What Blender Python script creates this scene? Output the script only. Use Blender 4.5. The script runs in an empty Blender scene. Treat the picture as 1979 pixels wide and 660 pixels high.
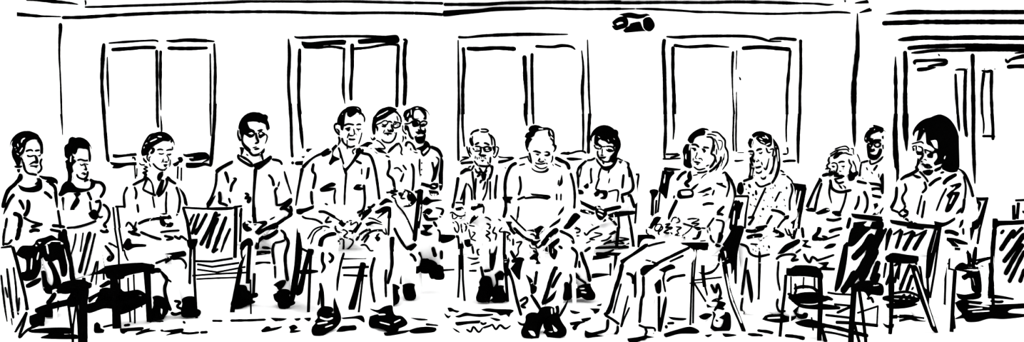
import bpy, bmesh, math, random
import numpy as np
from mathutils import Vector, Matrix
from mathutils.bvhtree import BVHTree
from mathutils.geometry import delaunay_2d_cdt

random.seed(7)
SC = bpy.context.scene
COL = SC.collection
F = 1938.0           # focal length in pixels of a 1979 x 660 frame
CX, HY = 989.5, 300.0  # vanishing column and eye-level row
CAM = Vector((0.0, 0.0, 1.0))
VOX = 0.007
R = math.radians

# ------------------------------------------------------------------ camera, light, look
cd = bpy.data.cameras.new('camera')
co = bpy.data.objects.new('camera', cd)
COL.objects.link(co)
co.location = CAM
co.rotation_euler = (R(90), 0, 0)
cd.sensor_fit = 'HORIZONTAL'
cd.sensor_width = 36.0
cd.lens = F / 1979.0 * 36.0
cd.shift_y = -(330.0 - HY) / 1979.0
cd.clip_end = 100
SC.camera = co
SC.view_settings.view_transform = 'Standard'
SC.view_settings.look = 'None'
SC.view_settings.gamma = 1.0
SC.view_settings.use_curve_mapping = False
SC.view_settings.exposure = 1.4
w = bpy.data.worlds.new('daylight')
SC.world = w
w.use_nodes = True
w.node_tree.nodes['Background'].inputs[0].default_value = (1, 1, 1, 1)
w.node_tree.nodes['Background'].inputs[1].default_value = 1.0
SC.cycles.max_bounces = 16
SC.cycles.diffuse_bounces = 16
SC.cycles.filter_width = 1.2
sd = bpy.data.lights.new('sun', 'SUN')
sd.energy = 0.5
sd.angle = R(60)
so = bpy.data.objects.new('sun', sd)
COL.objects.link(so)
so.rotation_euler = (R(48), R(4), 0)

# ------------------------------------------------------------------ materials
def mat(name, c0, c1=None, scale=40.0, bump=0.0):
    m = bpy.data.materials.new(name)
    m.use_nodes = True
    nt = m.node_tree
    b = nt.nodes['Principled BSDF']
    b.inputs['Roughness'].default_value = 1.0
    b.inputs['Specular IOR Level'].default_value = 0.0
    if c1 is None:
        b.inputs['Base Color'].default_value = (*c0, 1)
    else:
        n = nt.nodes.new('ShaderNodeTexNoise')
        n.inputs['Scale'].default_value = scale
        r = nt.nodes.new('ShaderNodeValToRGB')
        r.color_ramp.elements[0].color = (*c0, 1)
        r.color_ramp.elements[1].color = (*c1, 1)
        tc = nt.nodes.new('ShaderNodeTexCoord')
        nt.links.new(tc.outputs['Object'], n.inputs['Vector'])
        nt.links.new(n.outputs['Fac'], r.inputs['Fac'])
        nt.links.new(r.outputs['Color'], b.inputs['Base Color'])
        if bump:
            bp = nt.nodes.new('ShaderNodeBump')
            bp.inputs['Strength'].default_value = bump
            nt.links.new(n.outputs['Fac'], bp.inputs['Height'])
            nt.links.new(bp.outputs['Normal'], b.inputs['Normal'])
    return m

def g(v): return (v, v, v)
M = dict(
    ink=mat('black_ink', g(0.0), g(0.0008), 300),
    skin=mat('white_skin', g(0.975), g(0.99), 60),
    cloth=mat('white_cloth', g(0.97), g(0.99), 200, .05),
    wood=mat('white_wood', g(0.97), g(0.99), 90),
    wall=mat('white_wall', g(0.975), g(0.99), 12, .02),
    floor=mat('white_floor', g(0.975), g(0.99), 20),
    frame=mat('white_frame', g(0.975), g(0.99), 70),
)
gl = bpy.data.materials.new('window_glass')
gl.use_nodes = True
nt = gl.node_tree
nt.nodes.clear()
o_ = nt.nodes.new('ShaderNodeOutputMaterial'); t_ = nt.nodes.new('ShaderNodeBsdfTransparent')
g_ = nt.nodes.new('ShaderNodeBsdfGlossy'); x_ = nt.nodes.new('ShaderNodeMixShader')
g_.inputs['Roughness'].default_value = 0.05
x_.inputs[0].default_value = 0.06
nt.links.new(t_.outputs[0], x_.inputs[1]); nt.links.new(g_.outputs[0], x_.inputs[2]); nt.links.new(x_.outputs[0], o_.inputs[0])
M['glass'] = gl

# ------------------------------------------------------------------ geometry helpers
def P(x, y, D):
    """the point at distance D that the photograph shows at column x, row y"""
    return Vector(((x - CX) / F * D, D, 1.0 - (y - HY) / F * D))
def floorD(y): return F / (y - HY)
def zat(y, D): return 1.0 - (y - HY) / F * D

class Mesh:
    def __init__(s): s.v = []; s.f = []; s.m = []
    def add(s, vs, fs, m=0):
        k = len(s.v)
        s.v.extend(tuple(a) for a in vs)
        s.f.extend(tuple(i + k for i in f) for f in fs)
        s.m.extend([m] * len(fs))
    def box(s, c, sx, sy, sz, rz=0.0, m=0, bev=0.0):
        bm = bmesh.new()
        bmesh.ops.create_cube(bm, size=1)
        bmesh.ops.scale(bm, vec=(sx, sy, sz), verts=bm.verts)
        if bev: bmesh.ops.bevel(bm, geom=bm.edges[:], offset=bev, segments=3, affect='EDGES', profile=.6)
        bmesh.ops.rotate(bm, matrix=Matrix.Rotation(rz, 3, 'Z'), verts=bm.verts)
        bmesh.ops.translate(bm, vec=c, verts=bm.verts)
        bm.verts.index_update()
        s.add([v.co for v in bm.verts], [[v.index for v in f.verts] for f in bm.faces], m)
        bm.free()
    def bar(s, a, b, r0, r1=None, m=0, n=10):
        r1 = r0 if r1 is None else r1
        a, b = Vector(a), Vector(b)
        d = (b - a).normalized()
        u = d.cross(Vector((0, 1, 0.03))).normalized(); w = d.cross(u)
        vs = []
        for p, r, e in ((a - d * r0 * .4, r0 * .6, 0), (a, r0, 0), (b, r1, 0), (b + d * r1 * .1, r1 * .8, 0)):
            for k in range(n):
                t = 2 * math.pi * k / n
                vs.append(p + (u * math.cos(t) + w * math.sin(t)) * r)
        fs = [(j * n + k, j * n + (k + 1) % n, (j + 1) * n + (k + 1) % n, (j + 1) * n + k) for j in range(3) for k in range(n)]
        fs += [tuple(range(n))[::-1], tuple(range(3 * n, 4 * n))]
        s.add(vs, fs, m)
    def slab(s, q, t, m=0, nu=6, nv=6, bow=0.0):
        """a slab over the quad q (TL, TR, BR, BL), t thick, gently bowed and edge-rounded"""
        q = [Vector(a) for a in q]
        n = (q[1] - q[0]).cross(q[3] - q[0]).normalized()
        if n.y > 0: n = -n
        fr, bk = [], []
        for j in range(nv + 1):
            for i in range(nu + 1):
                a, b = i / nu, j / nv
                p = (q[0] * (1 - a) + q[1] * a) * (1 - b) + (q[3] * (1 - a) + q[2] * a) * b
                p = p - n * bow * (1 - (2 * a - 1) ** 2)
                e = 0.35 if (i in (0, nu) or j in (0, nv)) else 1.0
                fr.append(p + n * t / 2 * e); bk.append(p - n * t / 2 * e)
        W = nu + 1; N = len(fr)
        fs = []
        for j in range(nv):
            for i in range(nu):
                k = j * W + i
                fs.append((k, k + 1, k + W + 1, k + W)); fs.append((N + k, N + k + W, N + k + W + 1, N + k + 1))
        rim = [i for i in range(W)] + [j * W + nu for j in range(1, nv + 1)] + [nv * W + i for i in range(nu - 1, -1, -1)] + [j * W for j in range(nv - 1, 0, -1)]
        for a, b in zip(rim, rim[1:] + rim[:1]): fs.append((a, N + a, N + b, b))
        s.add(fr + bk, fs, m)
    def lathe(s, c, prof, n=28, m=0):
        vs = [(c[0] + r * math.cos(2 * math.pi * k / n), c[1] + r * math.sin(2 * math.pi * k / n), c[2] + z) for r, z in prof for k in range(n)]
        L = len(prof)
        fs = [(j * n + k, j * n + (k + 1) % n, (j + 1) * n + (k + 1) % n, (j + 1) * n + k) for j in range(L - 1) for k in range(n)]
        fs += [tuple(range(n))[::-1], tuple(range((L - 1) * n, L * n))]
        s.add(vs, fs, m)

BUILT = []   # (name, Mesh, [materials], parent) linked at the very end
def build(name, ms, mats, parent=None, smooth=False, loc=None):
    me = bpy.data.meshes.new(name)
    loc = Vector(loc) if loc is not None else None
    vs = ms.v
    if parent is not None:
        o = parent.location.copy(); q = parent.parent
        while q is not None: o = o + q.location; q = q.parent
        vs = [(a - o.x, b - o.y, c - o.z) for a, b, c in vs]
    elif loc is not None:
        vs = [(a - loc.x, b - loc.y, c - loc.z) for a, b, c in vs]
    me.from_pydata(vs, [], ms.f)
    for m in mats: me.materials.append(M[m])
    me.polygons.foreach_set('material_index', np.array(ms.m, dtype=np.int32))
    if smooth: me.polygons.foreach_set('use_smooth', np.ones(len(ms.f), dtype=bool))
    me.update()
    ob = bpy.data.objects.new(name, me)
    COL.objects.link(ob)
    if parent is not None: ob.parent = parent
    elif loc is not None: ob.location = loc
    return ob
def thing(name, label, cat, loc, group=None):
    o = bpy.data.objects.new(name, None)
    COL.objects.link(o)
    o.location = loc; o.empty_display_size = .1
    o['label'] = label; o['category'] = cat
    if group: o['group'] = group
    return o

# ------------------------------------------------------------------ signed-distance bodies
def V(*a): return np.array(a, dtype=np.float64)
class Sdf:
    def __init__(s, k=0.03): s.p = []; s.k = k
    def cone(s, a, b, r0, r1=None, k=None, sub=False):
        s.p.append(('c', np.array(a, float), np.array(b, float), r0, r0 if r1 is None else r1, k, sub)); return s
    def ell(s, c, ax, rad, k=None, sub=False):
        s.p.append(('e', np.array(c, float), np.array(ax, float), np.array(rad, float), None, k, sub)); return s
    def mesh(s, vox, cut=None):
        lo = np.full(3, 1e9); hi = -lo
        for q in s.p:
            if q[6]: continue
            if q[0] == 'c': pts = [(q[1], q[3]), (q[2], q[4])]
            else: pts = [(q[1], float(q[3].max()))]
            for c, r in pts:
                lo = np.minimum(lo, c - r); hi = np.maximum(hi, c + r)
        lo -= 3 * vox + .01; hi += 3 * vox + .01
        n = np.ceil((hi - lo) / vox).astype(int) + 1
        G = np.full(n, 0.2, dtype=np.float32)
        for q in s.p:
            k = s.k if q[5] is None else q[5]
            if q[0] == 'c': bl = np.minimum(q[1] - q[3], q[2] - q[4]); bh = np.maximum(q[1] + q[3], q[2] + q[4])
            else:
                r = float(q[3].max()); bl = q[1] - r; bh = q[1] + r
            m = k + 2.5 * vox
            i0 = np.clip(np.floor((bl - m - lo) / vox).astype(int), 0, n - 1); i1 = np.clip(np.ceil((bh + m - lo) / vox).astype(int) + 1, 1, n)
            sl = tuple(slice(a, b) for a, b in zip(i0, i1))
            ax = [(lo[d] + np.arange(i0[d], i1[d]) * vox).astype(np.float32) for d in range(3)]
            X, Y, Z = np.meshgrid(*ax, indexing='ij')
            if q[0] == 'c':
                a, b = q[1], q[2]; ab = b - a; L = max(float(ab @ ab), 1e-9)
                t = np.clip(((X - a[0]) * ab[0] + (Y - a[1]) * ab[1] + (Z - a[2]) * ab[2]) / L, 0, 1)
                d = np.sqrt((X - a[0] - t * ab[0]) ** 2 + (Y - a[1] - t * ab[1]) ** 2 + (Z - a[2] - t * ab[2]) ** 2) - (q[3] + (q[4] - q[3]) * t)
            else:
                c, A, r = q[1], q[2], q[3]
                k0 = 0; k1 = 0
                for j in range(3):
                    u = (X - c[0]) * A[j][0] + (Y - c[1]) * A[j][1] + (Z - c[2]) * A[j][2]
                    k0 = k0 + (u / r[j]) ** 2; k1 = k1 + (u / r[j] ** 2) ** 2
                k0 = np.sqrt(k0); k1 = np.sqrt(k1) + 1e-6
                d = k0 * (k0 - 1) / k1
            cur = G[sl]
            kk = max(k, 1e-4)
            if q[6]:
                d = -d
                h = np.clip(0.5 - 0.5 * (cur - d) / kk, 0, 1)
                G[sl] = cur * (1 - h) + d * h + kk * h * (1 - h)
            else:
                h = np.clip(0.5 + 0.5 * (d - cur) / kk, 0, 1)
                G[sl] = d * (1 - h) + cur * h - kk * h * (1 - h)
        if cut is not None:
            X, Y, Z = np.meshgrid(*[(lo[d] + np.arange(n[d]) * vox).astype(np.float32) for d in range(3)], indexing='ij')
            G = cut(X, Y, Z, G)
        return nets(G, lo, vox)
def nets(G, lo, vox):
    ins = G < 0
    nx, ny, nz = G.shape
    cnt = np.zeros((nx - 1, ny - 1, nz - 1), dtype=np.int8)
    for i in (0, 1):
        for j in (0, 1):
            for k in (0, 1): cnt += ins[i:nx - 1 + i, j:ny - 1 + j, k:nz - 1 + k]
    act = (cnt > 0) & (cnt < 8)
    idx = np.argwhere(act)
    if len(idx) == 0: return np.zeros((0, 3)), []
    num = np.full(act.shape, -1, dtype=np.int64); num[act] = np.arange(len(idx))
    acc = np.zeros((len(idx), 3)); c = np.zeros(len(idx))
    cor = [(i, j, k) for i in (0, 1) for j in (0, 1) for k in (0, 1)]
    for a in cor:
        for d in range(3):
            if a[d]: continue
            b = list(a); b[d] = 1
            ga = G[idx[:, 0] + a[0], idx[:, 1] + a[1], idx[:, 2] + a[2]]; gb = G[idx[:, 0] + b[0], idx[:, 1] + b[1], idx[:, 2] + b[2]]
            x = (ga < 0) != (gb < 0)
            t = np.where(x, ga / np.where(x, ga - gb, 1), 0)
            for e in range(3): acc[:, e] += np.where(x, a[e] + (t if e == d else 0), 0)
            c += x
    vs = (idx + acc / c[:, None]) * vox + lo
    quads = []
    for d in range(3):
        s0 = [slice(None)] * 3; s1 = [slice(None)] * 3
        s0[d] = slice(0, -1); s1[d] = slice(1, None)
        A, B = ins[tuple(s0)], ins[tuple(s1)]
        e = np.argwhere(A != B)
        u, w_ = (d + 1) % 3, (d + 2) % 3
        ok = (e[:, u] > 0) & (e[:, w_] > 0) & (e[:, u] < G.shape[u] - 1) & (e[:, w_] < G.shape[w_] - 1)
        e = e[ok]
        fl = A[e[:, 0], e[:, 1], e[:, 2]]
        q = []
        for du, dw in ((-1, -1), (0, -1), (0, 0), (-1, 0)):
            f = e.copy(); f[:, u] += du; f[:, w_] += dw
            q.append(num[f[:, 0], f[:, 1], f[:, 2]])
        q = np.stack(q, 1)
        q[~fl] = q[~fl][:, ::-1]
        quads.append(q)
    Q = np.concatenate(quads)
    Q = Q[(Q >= 0).all(1)]
    return vs, Q.tolist()
def sdf_mesh(s, vox=None, cut=None, m=0):
    vs, fs = s.mesh(vox or VOX, cut)
    ms = Mesh(); ms.add(vs.tolist(), fs, m)
    return ms

# ------------------------------------------------------------------ ink strokes drawn on the surface of a thing
FR = dict(A=(0, 220, 3), B=(400, 200, 3), C=(700, 200, 3), D=(1000, 220, 3), E=(1260, 220, 3), G=(1579, 220, 3),
          a=(0, 440, 3), b=(350, 400, 3), c=(500, 440, 3), d=(800, 440, 3), e=(1100, 440, 3), g=(1350, 440, 3), h=(1579, 440, 3),
          U=(0, 0, 3), V=(400, 0, 3), W=(800, 0, 3), X=(1150, 0, 3), Y=(1579, 0, 3),
          H=(0, 245, 6), I=(250, 245, 6), J=(430, 205, 6), K=(630, 195, 6), L=(680, 195, 6), M=(890, 235, 6), N=(1060, 235, 6),
          O=(1280, 240, 6), Q=(1380, 245, 6), R=(1540, 235, 6), S=(1710, 215, 6),
          **{'1': (860, 390, 6), '2': (1060, 400, 6), '3': (680, 360, 6), '4': (1240, 400, 6), '5': (590, 400, 6)})
def parse(txt):
    """'@X' chooses a frame, '#name' starts a part; then 'w x,y x,y ...' a brush line, 'F ...' a filled shape, 'W w ...' / 'f ...' the same in white"""
    fr = None; part = None; out = []
    for ln in txt.replace(';', '\n').split('\n'):
        t = ln.split()
        if not t: continue
        if t[0][0] == '@': fr = FR[t[0][1:]]; t = t[1:]
        if t and t[0][0] == '#': part = t[0][1:] or None; t = t[1:]
        if not t: continue
        kind = 'S'; white = False
        if t[0] == 'F': kind = 'F'; t = t[1:]
        elif t[0] == 'f': kind = 'F'; white = True; t = t[1:]
        elif t[0] == 'W': white = True; t = t[1:]
        wd = None
        if kind == 'S': wd = float(t[0]) / fr[2]; t = t[1:]
        pts = []
        for p in t:
            q = [float(a) for a in p.split(',')]
            pts.append((fr[0] + q[0] / fr[2], fr[1] + q[1] / fr[2], q[2] / fr[2] if len(q) > 2 else None))
        out.append((kind, white, wd, pts, part))
    return out
def catmull(pts, step):
    P_ = [np.array(p) for p in pts]
    if len(P_) == 1: P_ = [P_[0] - np.array([.4, 0, 0]), P_[0] + np.array([.4, 0, 0])]
    ex = [2 * P_[0] - P_[1]] + P_ + [2 * P_[-1] - P_[-2]]
    out = []
    for i in range(1, len(ex) - 2):
        p0, p1, p2, p3 = ex[i - 1:i + 3]
        n = max(1, int(np.linalg.norm((p2 - p1)[:2]) / step))
        for j in range(n):
            t = j / n
            out.append(.5 * ((2 * p1) + (p2 - p0) * t + (2 * p0 - 5 * p1 + 4 * p2 - p3) * t * t + (3 * p1 - p0 - 3 * p2 + p3) * t ** 3))
    out.append(P_[-1])
    return np.array(out)
class Target:
    def __init__(s, parts, flat=False, D=None, plane=None):
        """parts: {name: Mesh}; flat: strokes keep to the exact surface (floors, walls)"""
        s.parts = parts; s.flat = flat; s.D = D; s.plane = plane
        s.bvh = [(k, BVHTree.FromPolygons(m.v, m.f)) for k, m in parts.items() if m.f]
    def hit(s, x, y):
        d = P(x, y, 1.0) - CAM
        dn = d.normalized()
        best = None
        for k, b in s.bvh:
            h = b.ray_cast(CAM, dn)
            if h[0] is not None and (best is None or h[0].y < best[0]): best = (h[0].y, k)
        return best
    def near(s, x, y, D):
        top = None
        for o in (0, -.2, -.4, -.6, -.85, .2):
            d = D + o
            for _ in range(3):
                p = P(x, y, d); best = None
                for k, b in s.bvh:
                    h = b.find_nearest(p)
                    if h[0] is not None and (best is None or h[3] < best[0]): best = (h[3], h[0].y, k)
                d = best[1]
            if top is None or best[0] < top[2] - .004: top = (d, best[2], best[0])
            if top[2] < .03: break
        return top
MISS = []
def ink(target, txt, owner=''):
    """lays every stroke of txt on the target; returns {part: Mesh-extension} merged into target.parts"""
    extra = {}
    for kind, white, wd, pts, part in parse(txt):
        if kind == 'S': vs, fs, pk = ink_line(target, pts, wd, white, owner)
        else: vs, fs, pk = ink_fill(target, pts, white, owner)
        if vs is None: continue
        mi = 0 if white else 1
        if part:
            extra.setdefault(part, Mesh()).add(vs, fs, mi)
        else:
            target.parts[pk].ink = getattr(target.parts[pk], 'ink', []) + [(vs, fs, mi)]
    for m in target.parts.values():
        for vs, fs, mi in getattr(m, 'ink', []): m.add(vs, fs, mi)
        m.ink = []
    return extra
def depths(target, xy, owner):
    n = len(xy); D = np.full(n, np.nan); K = [None] * n
    if target.plane:
        return np.full(n, target.plane), [next(iter(target.parts))] * n
    for i, (x, y) in enumerate(xy):
        h = target.hit(x, y)
        if h: D[i], K[i] = h
    good = ~np.isnan(D)
    if not good.any():
        d0, k0, gap = target.near(xy[n // 2][0], xy[n // 2][1], target.D or 6.5)
        seed = np.full(n, d0)
    else:
        gi = np.where(good)[0]
        seed = np.array([D[gi[np.argmin(abs(gi - i))]] for i in range(n)])
    far = 0
    for i in range(n):
        if np.isnan(D[i]):
            D[i], K[i], gap = target.near(xy[i][0], xy[i][1], seed[i])
            far = max(far, gap)
    if far > 0.05: MISS.append((owner, round(far, 3), [round(float(a)) for a in xy[0]], [round(float(a)) for a in xy[-1]]))
    return D, K
def major(K):
    return max(set(K), key=K.count)
def ink_line(target, pts, wd, white, owner):
    pp = [(x, y, w if w else wd) for x, y, w in pts]
    c = catmull(pp, 2.2)
    n = len(c)
    t = np.gradient(c[:, :2], axis=0) if n > 1 else np.array([[1, 0]])
    t /= (np.linalg.norm(t, axis=1)[:, None] + 1e-9)
    nr = np.stack([-t[:, 1], t[:, 0]], 1)
    hw = np.maximum(c[:, 2], .6) / 2 + .45
    rn = np.convolve(np.random.RandomState(int(c[0, 0] * 7 + c[0, 1] * 13) % 99991).randn(n + 4), np.ones(5) / 5, 'valid')
    hw = hw * (1 + .13 * rn)
    s = np.concatenate([[0], np.cumsum(np.linalg.norm(np.diff(c[:, :2], axis=0), axis=1))])
    for e, yy in ((s, c[0, 1]), (s[-1] - s, c[-1, 1])):
        if target.plane and (abs(yy - 220) < 1.6 or abs(yy - 200) < .9): continue
        r = np.maximum(hw, .3)
        q = np.clip(e / r, 0.0, 1)
        hw = hw * np.maximum(.45, np.sqrt(1 - (1 - q) ** 2))
    D, K = depths(target, c[:, :2], owner)
    Lx = c[:, :2] + nr * hw[:, None]; Rx = c[:, :2] - nr * hw[:, None]
    if target.flat:
        sm = D
    else:
        kern = np.array([1, 2, 3, 2, 1]) / 9
        sm = np.convolve(np.pad(D, 2, mode='edge'), kern, 'valid')
        sm = np.minimum(D, sm)
    def side(Q):
        o = []
        for i, (x, y) in enumerate(Q):
            h = None if target.plane else target.hit(x, y)
            d = h[0] if h else sm[i]
            o.append(d if target.flat else min(max(d, sm[i] - .15), sm[i] + .03))
        return np.array(o)
    DL, DR = side(Lx), side(Rx)
    eps = .019 if white else .011
    if target.flat: eps *= .5
    vs = []
    for off, cols in ((-eps, (Lx, c[:, :2], Rx)), (+.007, (Lx, c[:, :2], Rx))):
        for Q, dd in zip(cols, (DL, sm, DR)):
            vs += [P(Q[i][0], Q[i][1], max(dd[i] + off, .5)) for i in range(n)]
    fs = []
    def I(a, i): return a * n + i
    for i in range(n - 1):
        for a, b in ((0, 1), (1, 2)):
            fs.append((I(a, i), I(b, i), I(b, i + 1), I(a, i + 1)))
            fs.append((I(a + 3, i), I(a + 3, i + 1), I(b + 3, i + 1), I(b + 3, i)))
        fs.append((I(0, i), I(0, i + 1), I(3, i + 1), I(3, i)))
        fs.append((I(2, i), I(5, i), I(5, i + 1), I(2, i + 1)))
    for i in (0, n - 1):
        fs += [(I(0, i), I(1, i), I(4, i), I(3, i)), (I(1, i), I(2, i), I(5, i), I(4, i))]
    return vs, fs, major(K)
def inside(x, y, poly):
    r = False; j = len(poly) - 1
    for i in range(len(poly)):
        xi, yi = poly[i]; xj, yj = poly[j]
        if (yi > y) != (yj > y) and x < (xj - xi) * (y - yi) / (yj - yi) + xi: r = not r
        j = i
    return r
def ink_fill(target, pts, white, owner):
    raw = [(x, y) for x, y, _ in pts]
    c = catmull([(x, y, 0) for x, y in raw + raw[:1]], 3.0)[:-1, :2]
    t = np.roll(c, -1, 0) - np.roll(c, 1, 0)
    t /= np.linalg.norm(t, axis=1)[:, None] + 1e-6
    area = sum(c[i][0] * c[(i + 1) % len(c)][1] - c[(i + 1) % len(c)][0] * c[i][1] for i in range(len(c)))
    c = c + np.stack([t[:, 1], -t[:, 0]], 1) * ((1 if area > 0 else -1) * (-.1 if white else .35))
    bd = [tuple(p) for p in c]
    xs = [p[0] for p in bd]; ys = [p[1] for p in bd]
    pt = [Vector(p) for p in bd]
    nb = len(pt); st = 4.5
    y = min(ys) + st * .5
    while y < max(ys):
        x = min(xs) + st * .5
        while x < max(xs):
            if inside(x, y, bd) and min((x - a) ** 2 + (y - b) ** 2 for a, b in bd) > 3.5: pt.append(Vector((x, y)))
            x += st
        y += st
    r = delaunay_2d_cdt(pt, [(i, (i + 1) % nb) for i in range(nb)], [], 0, 1e-4)
    P2, tr = r[0], r[2]
    keep = []
    for f in tr:
        cx = sum(P2[i].x for i in f) / 3; cy = sum(P2[i].y for i in f) / 3
        if len(f) == 3 and inside(cx, cy, bd): keep.append(f)
    if not keep: return None, None, None
    tr = keep
    xy = [(p.x, p.y) for p in P2]
    D, K = depths(target, xy, owner)
    if not target.flat:
        nbr = [[] for _ in xy]
        for f in tr:
            for a in f:
                nbr[a] += [b for b in f if b != a]
        for _ in range(2):
            sm = np.array([(D[i] + sum(D[j] for j in nbr[i])) / (1 + len(nbr[i])) for i in range(len(D))])
            D = np.minimum(D, sm)
    eps = .019 if white else .011
    if target.flat: eps *= .5
    N = len(xy)
    vs = [P(x, y, D[i] - eps) for i, (x, y) in enumerate(xy)] + [P(x, y, D[i] + .007) for i, (x, y) in enumerate(xy)]
    fs = [tuple(f) for f in tr] + [tuple(i + N for i in f[::-1]) for f in tr]
    ed = {}
    for f in tr:
        for a, b in zip(f, list(f[1:]) + [f[0]]): ed[(a, b)] = 1
    for a, b in ed:
        if (b, a) not in ed: fs.append((a, a + N, b + N, b))
    return vs, fs, major(K)
# ================================================================== the room
WD = 9.5    # the back wall
RD = 9.12   # the wall with the double door
CEIL = 2.46
def X(px, D): return (px - CX) / F * D
def wall_with_holes(x0, x1, z0, z1, D, t, holes):
    m = Mesh()
    xs = sorted({x0, x1} | {h[0] for h in holes} | {h[1] for h in holes})
    zs = sorted({z0, z1} | {h[2] for h in holes} | {h[3] for h in holes})
    for a, b in zip(xs, xs[1:]):
        for c, d in zip(zs, zs[1:]):
            mx, mz = (a + b) / 2, (c + d) / 2
            if any(h[0] < mx < h[1] and h[2] < mz < h[3] for h in holes): continue
            m.box((mx, D + t / 2, mz), b - a, t, d - c)
    return m
WIN = [  # outer left, top, right, bottom; inner left, top, right, bottom; mullion left, right
    (200, 80, 416, 320, 209, 94, 405, 297, 301, 312),
    (558, 70, 783, 317, 577, 87, 769, 290, 664, 681),
    (885, 67, 1138, 320, 896, 92, 1124, 300, 1012, 1029),
    (1282, 70, 1548, 313, 1300, 89, 1525, 296, 1416, 1424),
]
holes = [(X(a, WD), X(c, WD), zat(d, WD), zat(b, WD)) for a, b, c, d, *_ in WIN]
XL, XR = X(118, WD), X(1655, WD)
wall = wall_with_holes(XL, XR, 0, CEIL, WD, .18, holes)
def plank_wall(p0, p1, t=.15):
    m = Mesh()
    a, b = Vector((p0[0], p0[1], 0)), Vector((p1[0], p1[1], 0))
    n = Vector((-(b - a).y, (b - a).x, 0)).normalized() * t
    if n.y < 0: n = -n
    u = Vector((0, 0, CEIL))
    m.add([a, b, b + n, a + n, a + u, b + u, b + n + u, a + n + u], [(0, 1, 5, 4), (1, 2, 6, 5), (2, 3, 7, 6), (3, 0, 4, 7), (4, 5, 6, 7), (0, 3, 2, 1)])
    return m
xl2, dl2 = X(-120, 8.95), 8.95
wall_l = plank_wall((xl2, dl2), (XL, WD))
xr2 = X(1706, RD)
wall_r = plank_wall((XR, WD), (xr2, RD))
wall_d = wall_with_holes(xr2, X(2110, RD), 0, CEIL, RD, .15, [(X(1848, RD), X(1866, RD), zat(263, RD), zat(135, RD)), (X(1898, RD), X(1919, RD), zat(263, RD), zat(135, RD))])
floor = Mesh(); floor.box((0, 6.2, -.05), 12.6, 8.4, .1)
ceil = Mesh(); ceil.box((0, 7.1, CEIL + .05), 12.6, 5.6, .1)

def crown(p0, p1, h=.105, t=.05):
    m = Mesh()
    a, b = Vector((p0[0], p0[1], 0)), Vector((p1[0], p1[1], 0))
    n = Vector(((b - a).y, -(b - a).x, 0)).normalized()
    if n.y > 0: n = -n
    prof = [(0, -h), (.012, -h), (.018, -h + .02), (t * .6, -.03), (t, -.012), (t, 0), (0, 0)]
    vs = [p + n * o + Vector((0, 0, CEIL - .002 + z)) for p in (a, b) for o, z in prof]
    k = len(prof)
    m.add(vs, [(i, (i + 1) % k, k + (i + 1) % k, k + i) for i in range(k)] + [tuple(range(k)), tuple(range(2 * k - 1, k - 1, -1))])
    return m
T_walls = {
    'wall_back': (wall, '''
@U 11 350,133,18 350,180,20 345,240,14 344,330,9 350,450,7 354,560,9 357,660,9
@A 9 355,0,12 360,60,8 363,125,2
@Y 12 234,75,3 234,180,16 237,270,26 225,380,26 215,480,28 213,560,28 214,660,22
@G 20 214,0 215,80,22 217,150,15 218,192,3
'''), }
def structure(o): o['kind'] = 'structure'; return o
def put(name, m, base, txt='', flat=True, parent=None, loc=None, smooth=False, label=None, plane=None):
    if txt: ink(Target({name: m}, flat, None, plane), txt, name)
    o = build(name, m, [base, 'ink'], parent, smooth, loc)
    return o
o = put('wall_back', wall, 'wall', T_walls['wall_back'][1], plane=WD - .045); structure(o)
for n, m in (('wall_left', wall_l), ('wall_right', wall_r), ('wall_door_side', wall_d)): structure(put(n, m, 'wall'))
structure(put('ceiling', ceil, 'wall'))
structure(put('trim_1', crown((XL, WD), (XR, WD)), 'frame', '''
@U 8 493,-4 497,20 495,32; 12 490,41,8 620,38 750,33 900,29 1050,24 1205,18
17 358,102 480,100 640,90 830,80 1050,72 1205,69
@V 13 -3,18 130,14 260,8 420,8 620,10 800,8 950,12 1205,17; 15 -3,69 120,70 240,68 480,69 620,74 800,76 1000,74 1205,76
@W 13 -2,16 90,18 170,20; 15 -2,76 100,80 170,85
16 172,26 280,26 420,25 520,18 600,16 800,13 1000,14 1205,12; F 172,62 280,56 380,52 460,42 560,40 700,42 640,58 480,64 380,74 280,84 172,94
11 640,50 760,47 850,50 1000,53 1205,51
@X 15 -3,14 200,16 400,14 650,15 800,12 1000,14 1130,18 1205,20,6; 9 -3,52 110,52 235,51,5; 11 235,51,5 320,52 400,56 500,62 600,69 720,70 850,76 1050,80 1205,75
@Y 9 -90,19 0,22 60,28 100,25,3; 12 -90,76 0,75 100,70 160,72 196,76,5; 10 163,-5 163,14
''', plane=WD - .055))
structure(put('trim_2', crown((xl2, dl2), (XL, WD)), 'frame', '''
@U 15 150,-3 220,0 300,8,18 400,17,12 455,26,4; 20 15,74,24 60,80,26 120,84 220,93,12 290,95,8 356,97,4
''', plane=9.3))
structure(put('trim_3', crown((XR, WD), (xr2, RD)), 'frame', '''
@Y 14 218,18,4 280,11,16 376,4; 17 245,74,4 300,58,18 340,46,20 377,40
''', plane=9.28))
structure(put('trim_4', crown((xr2, RD), (X(2110, RD), RD), .2), 'frame', '''
@Y 22 398,82,3 470,75,18 560,70,27 700,71 860,70 1000,70 1210,70; 25 377,135 500,131 640,127 780,128 900,127 1210,127
''', plane=RD - .055))

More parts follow.
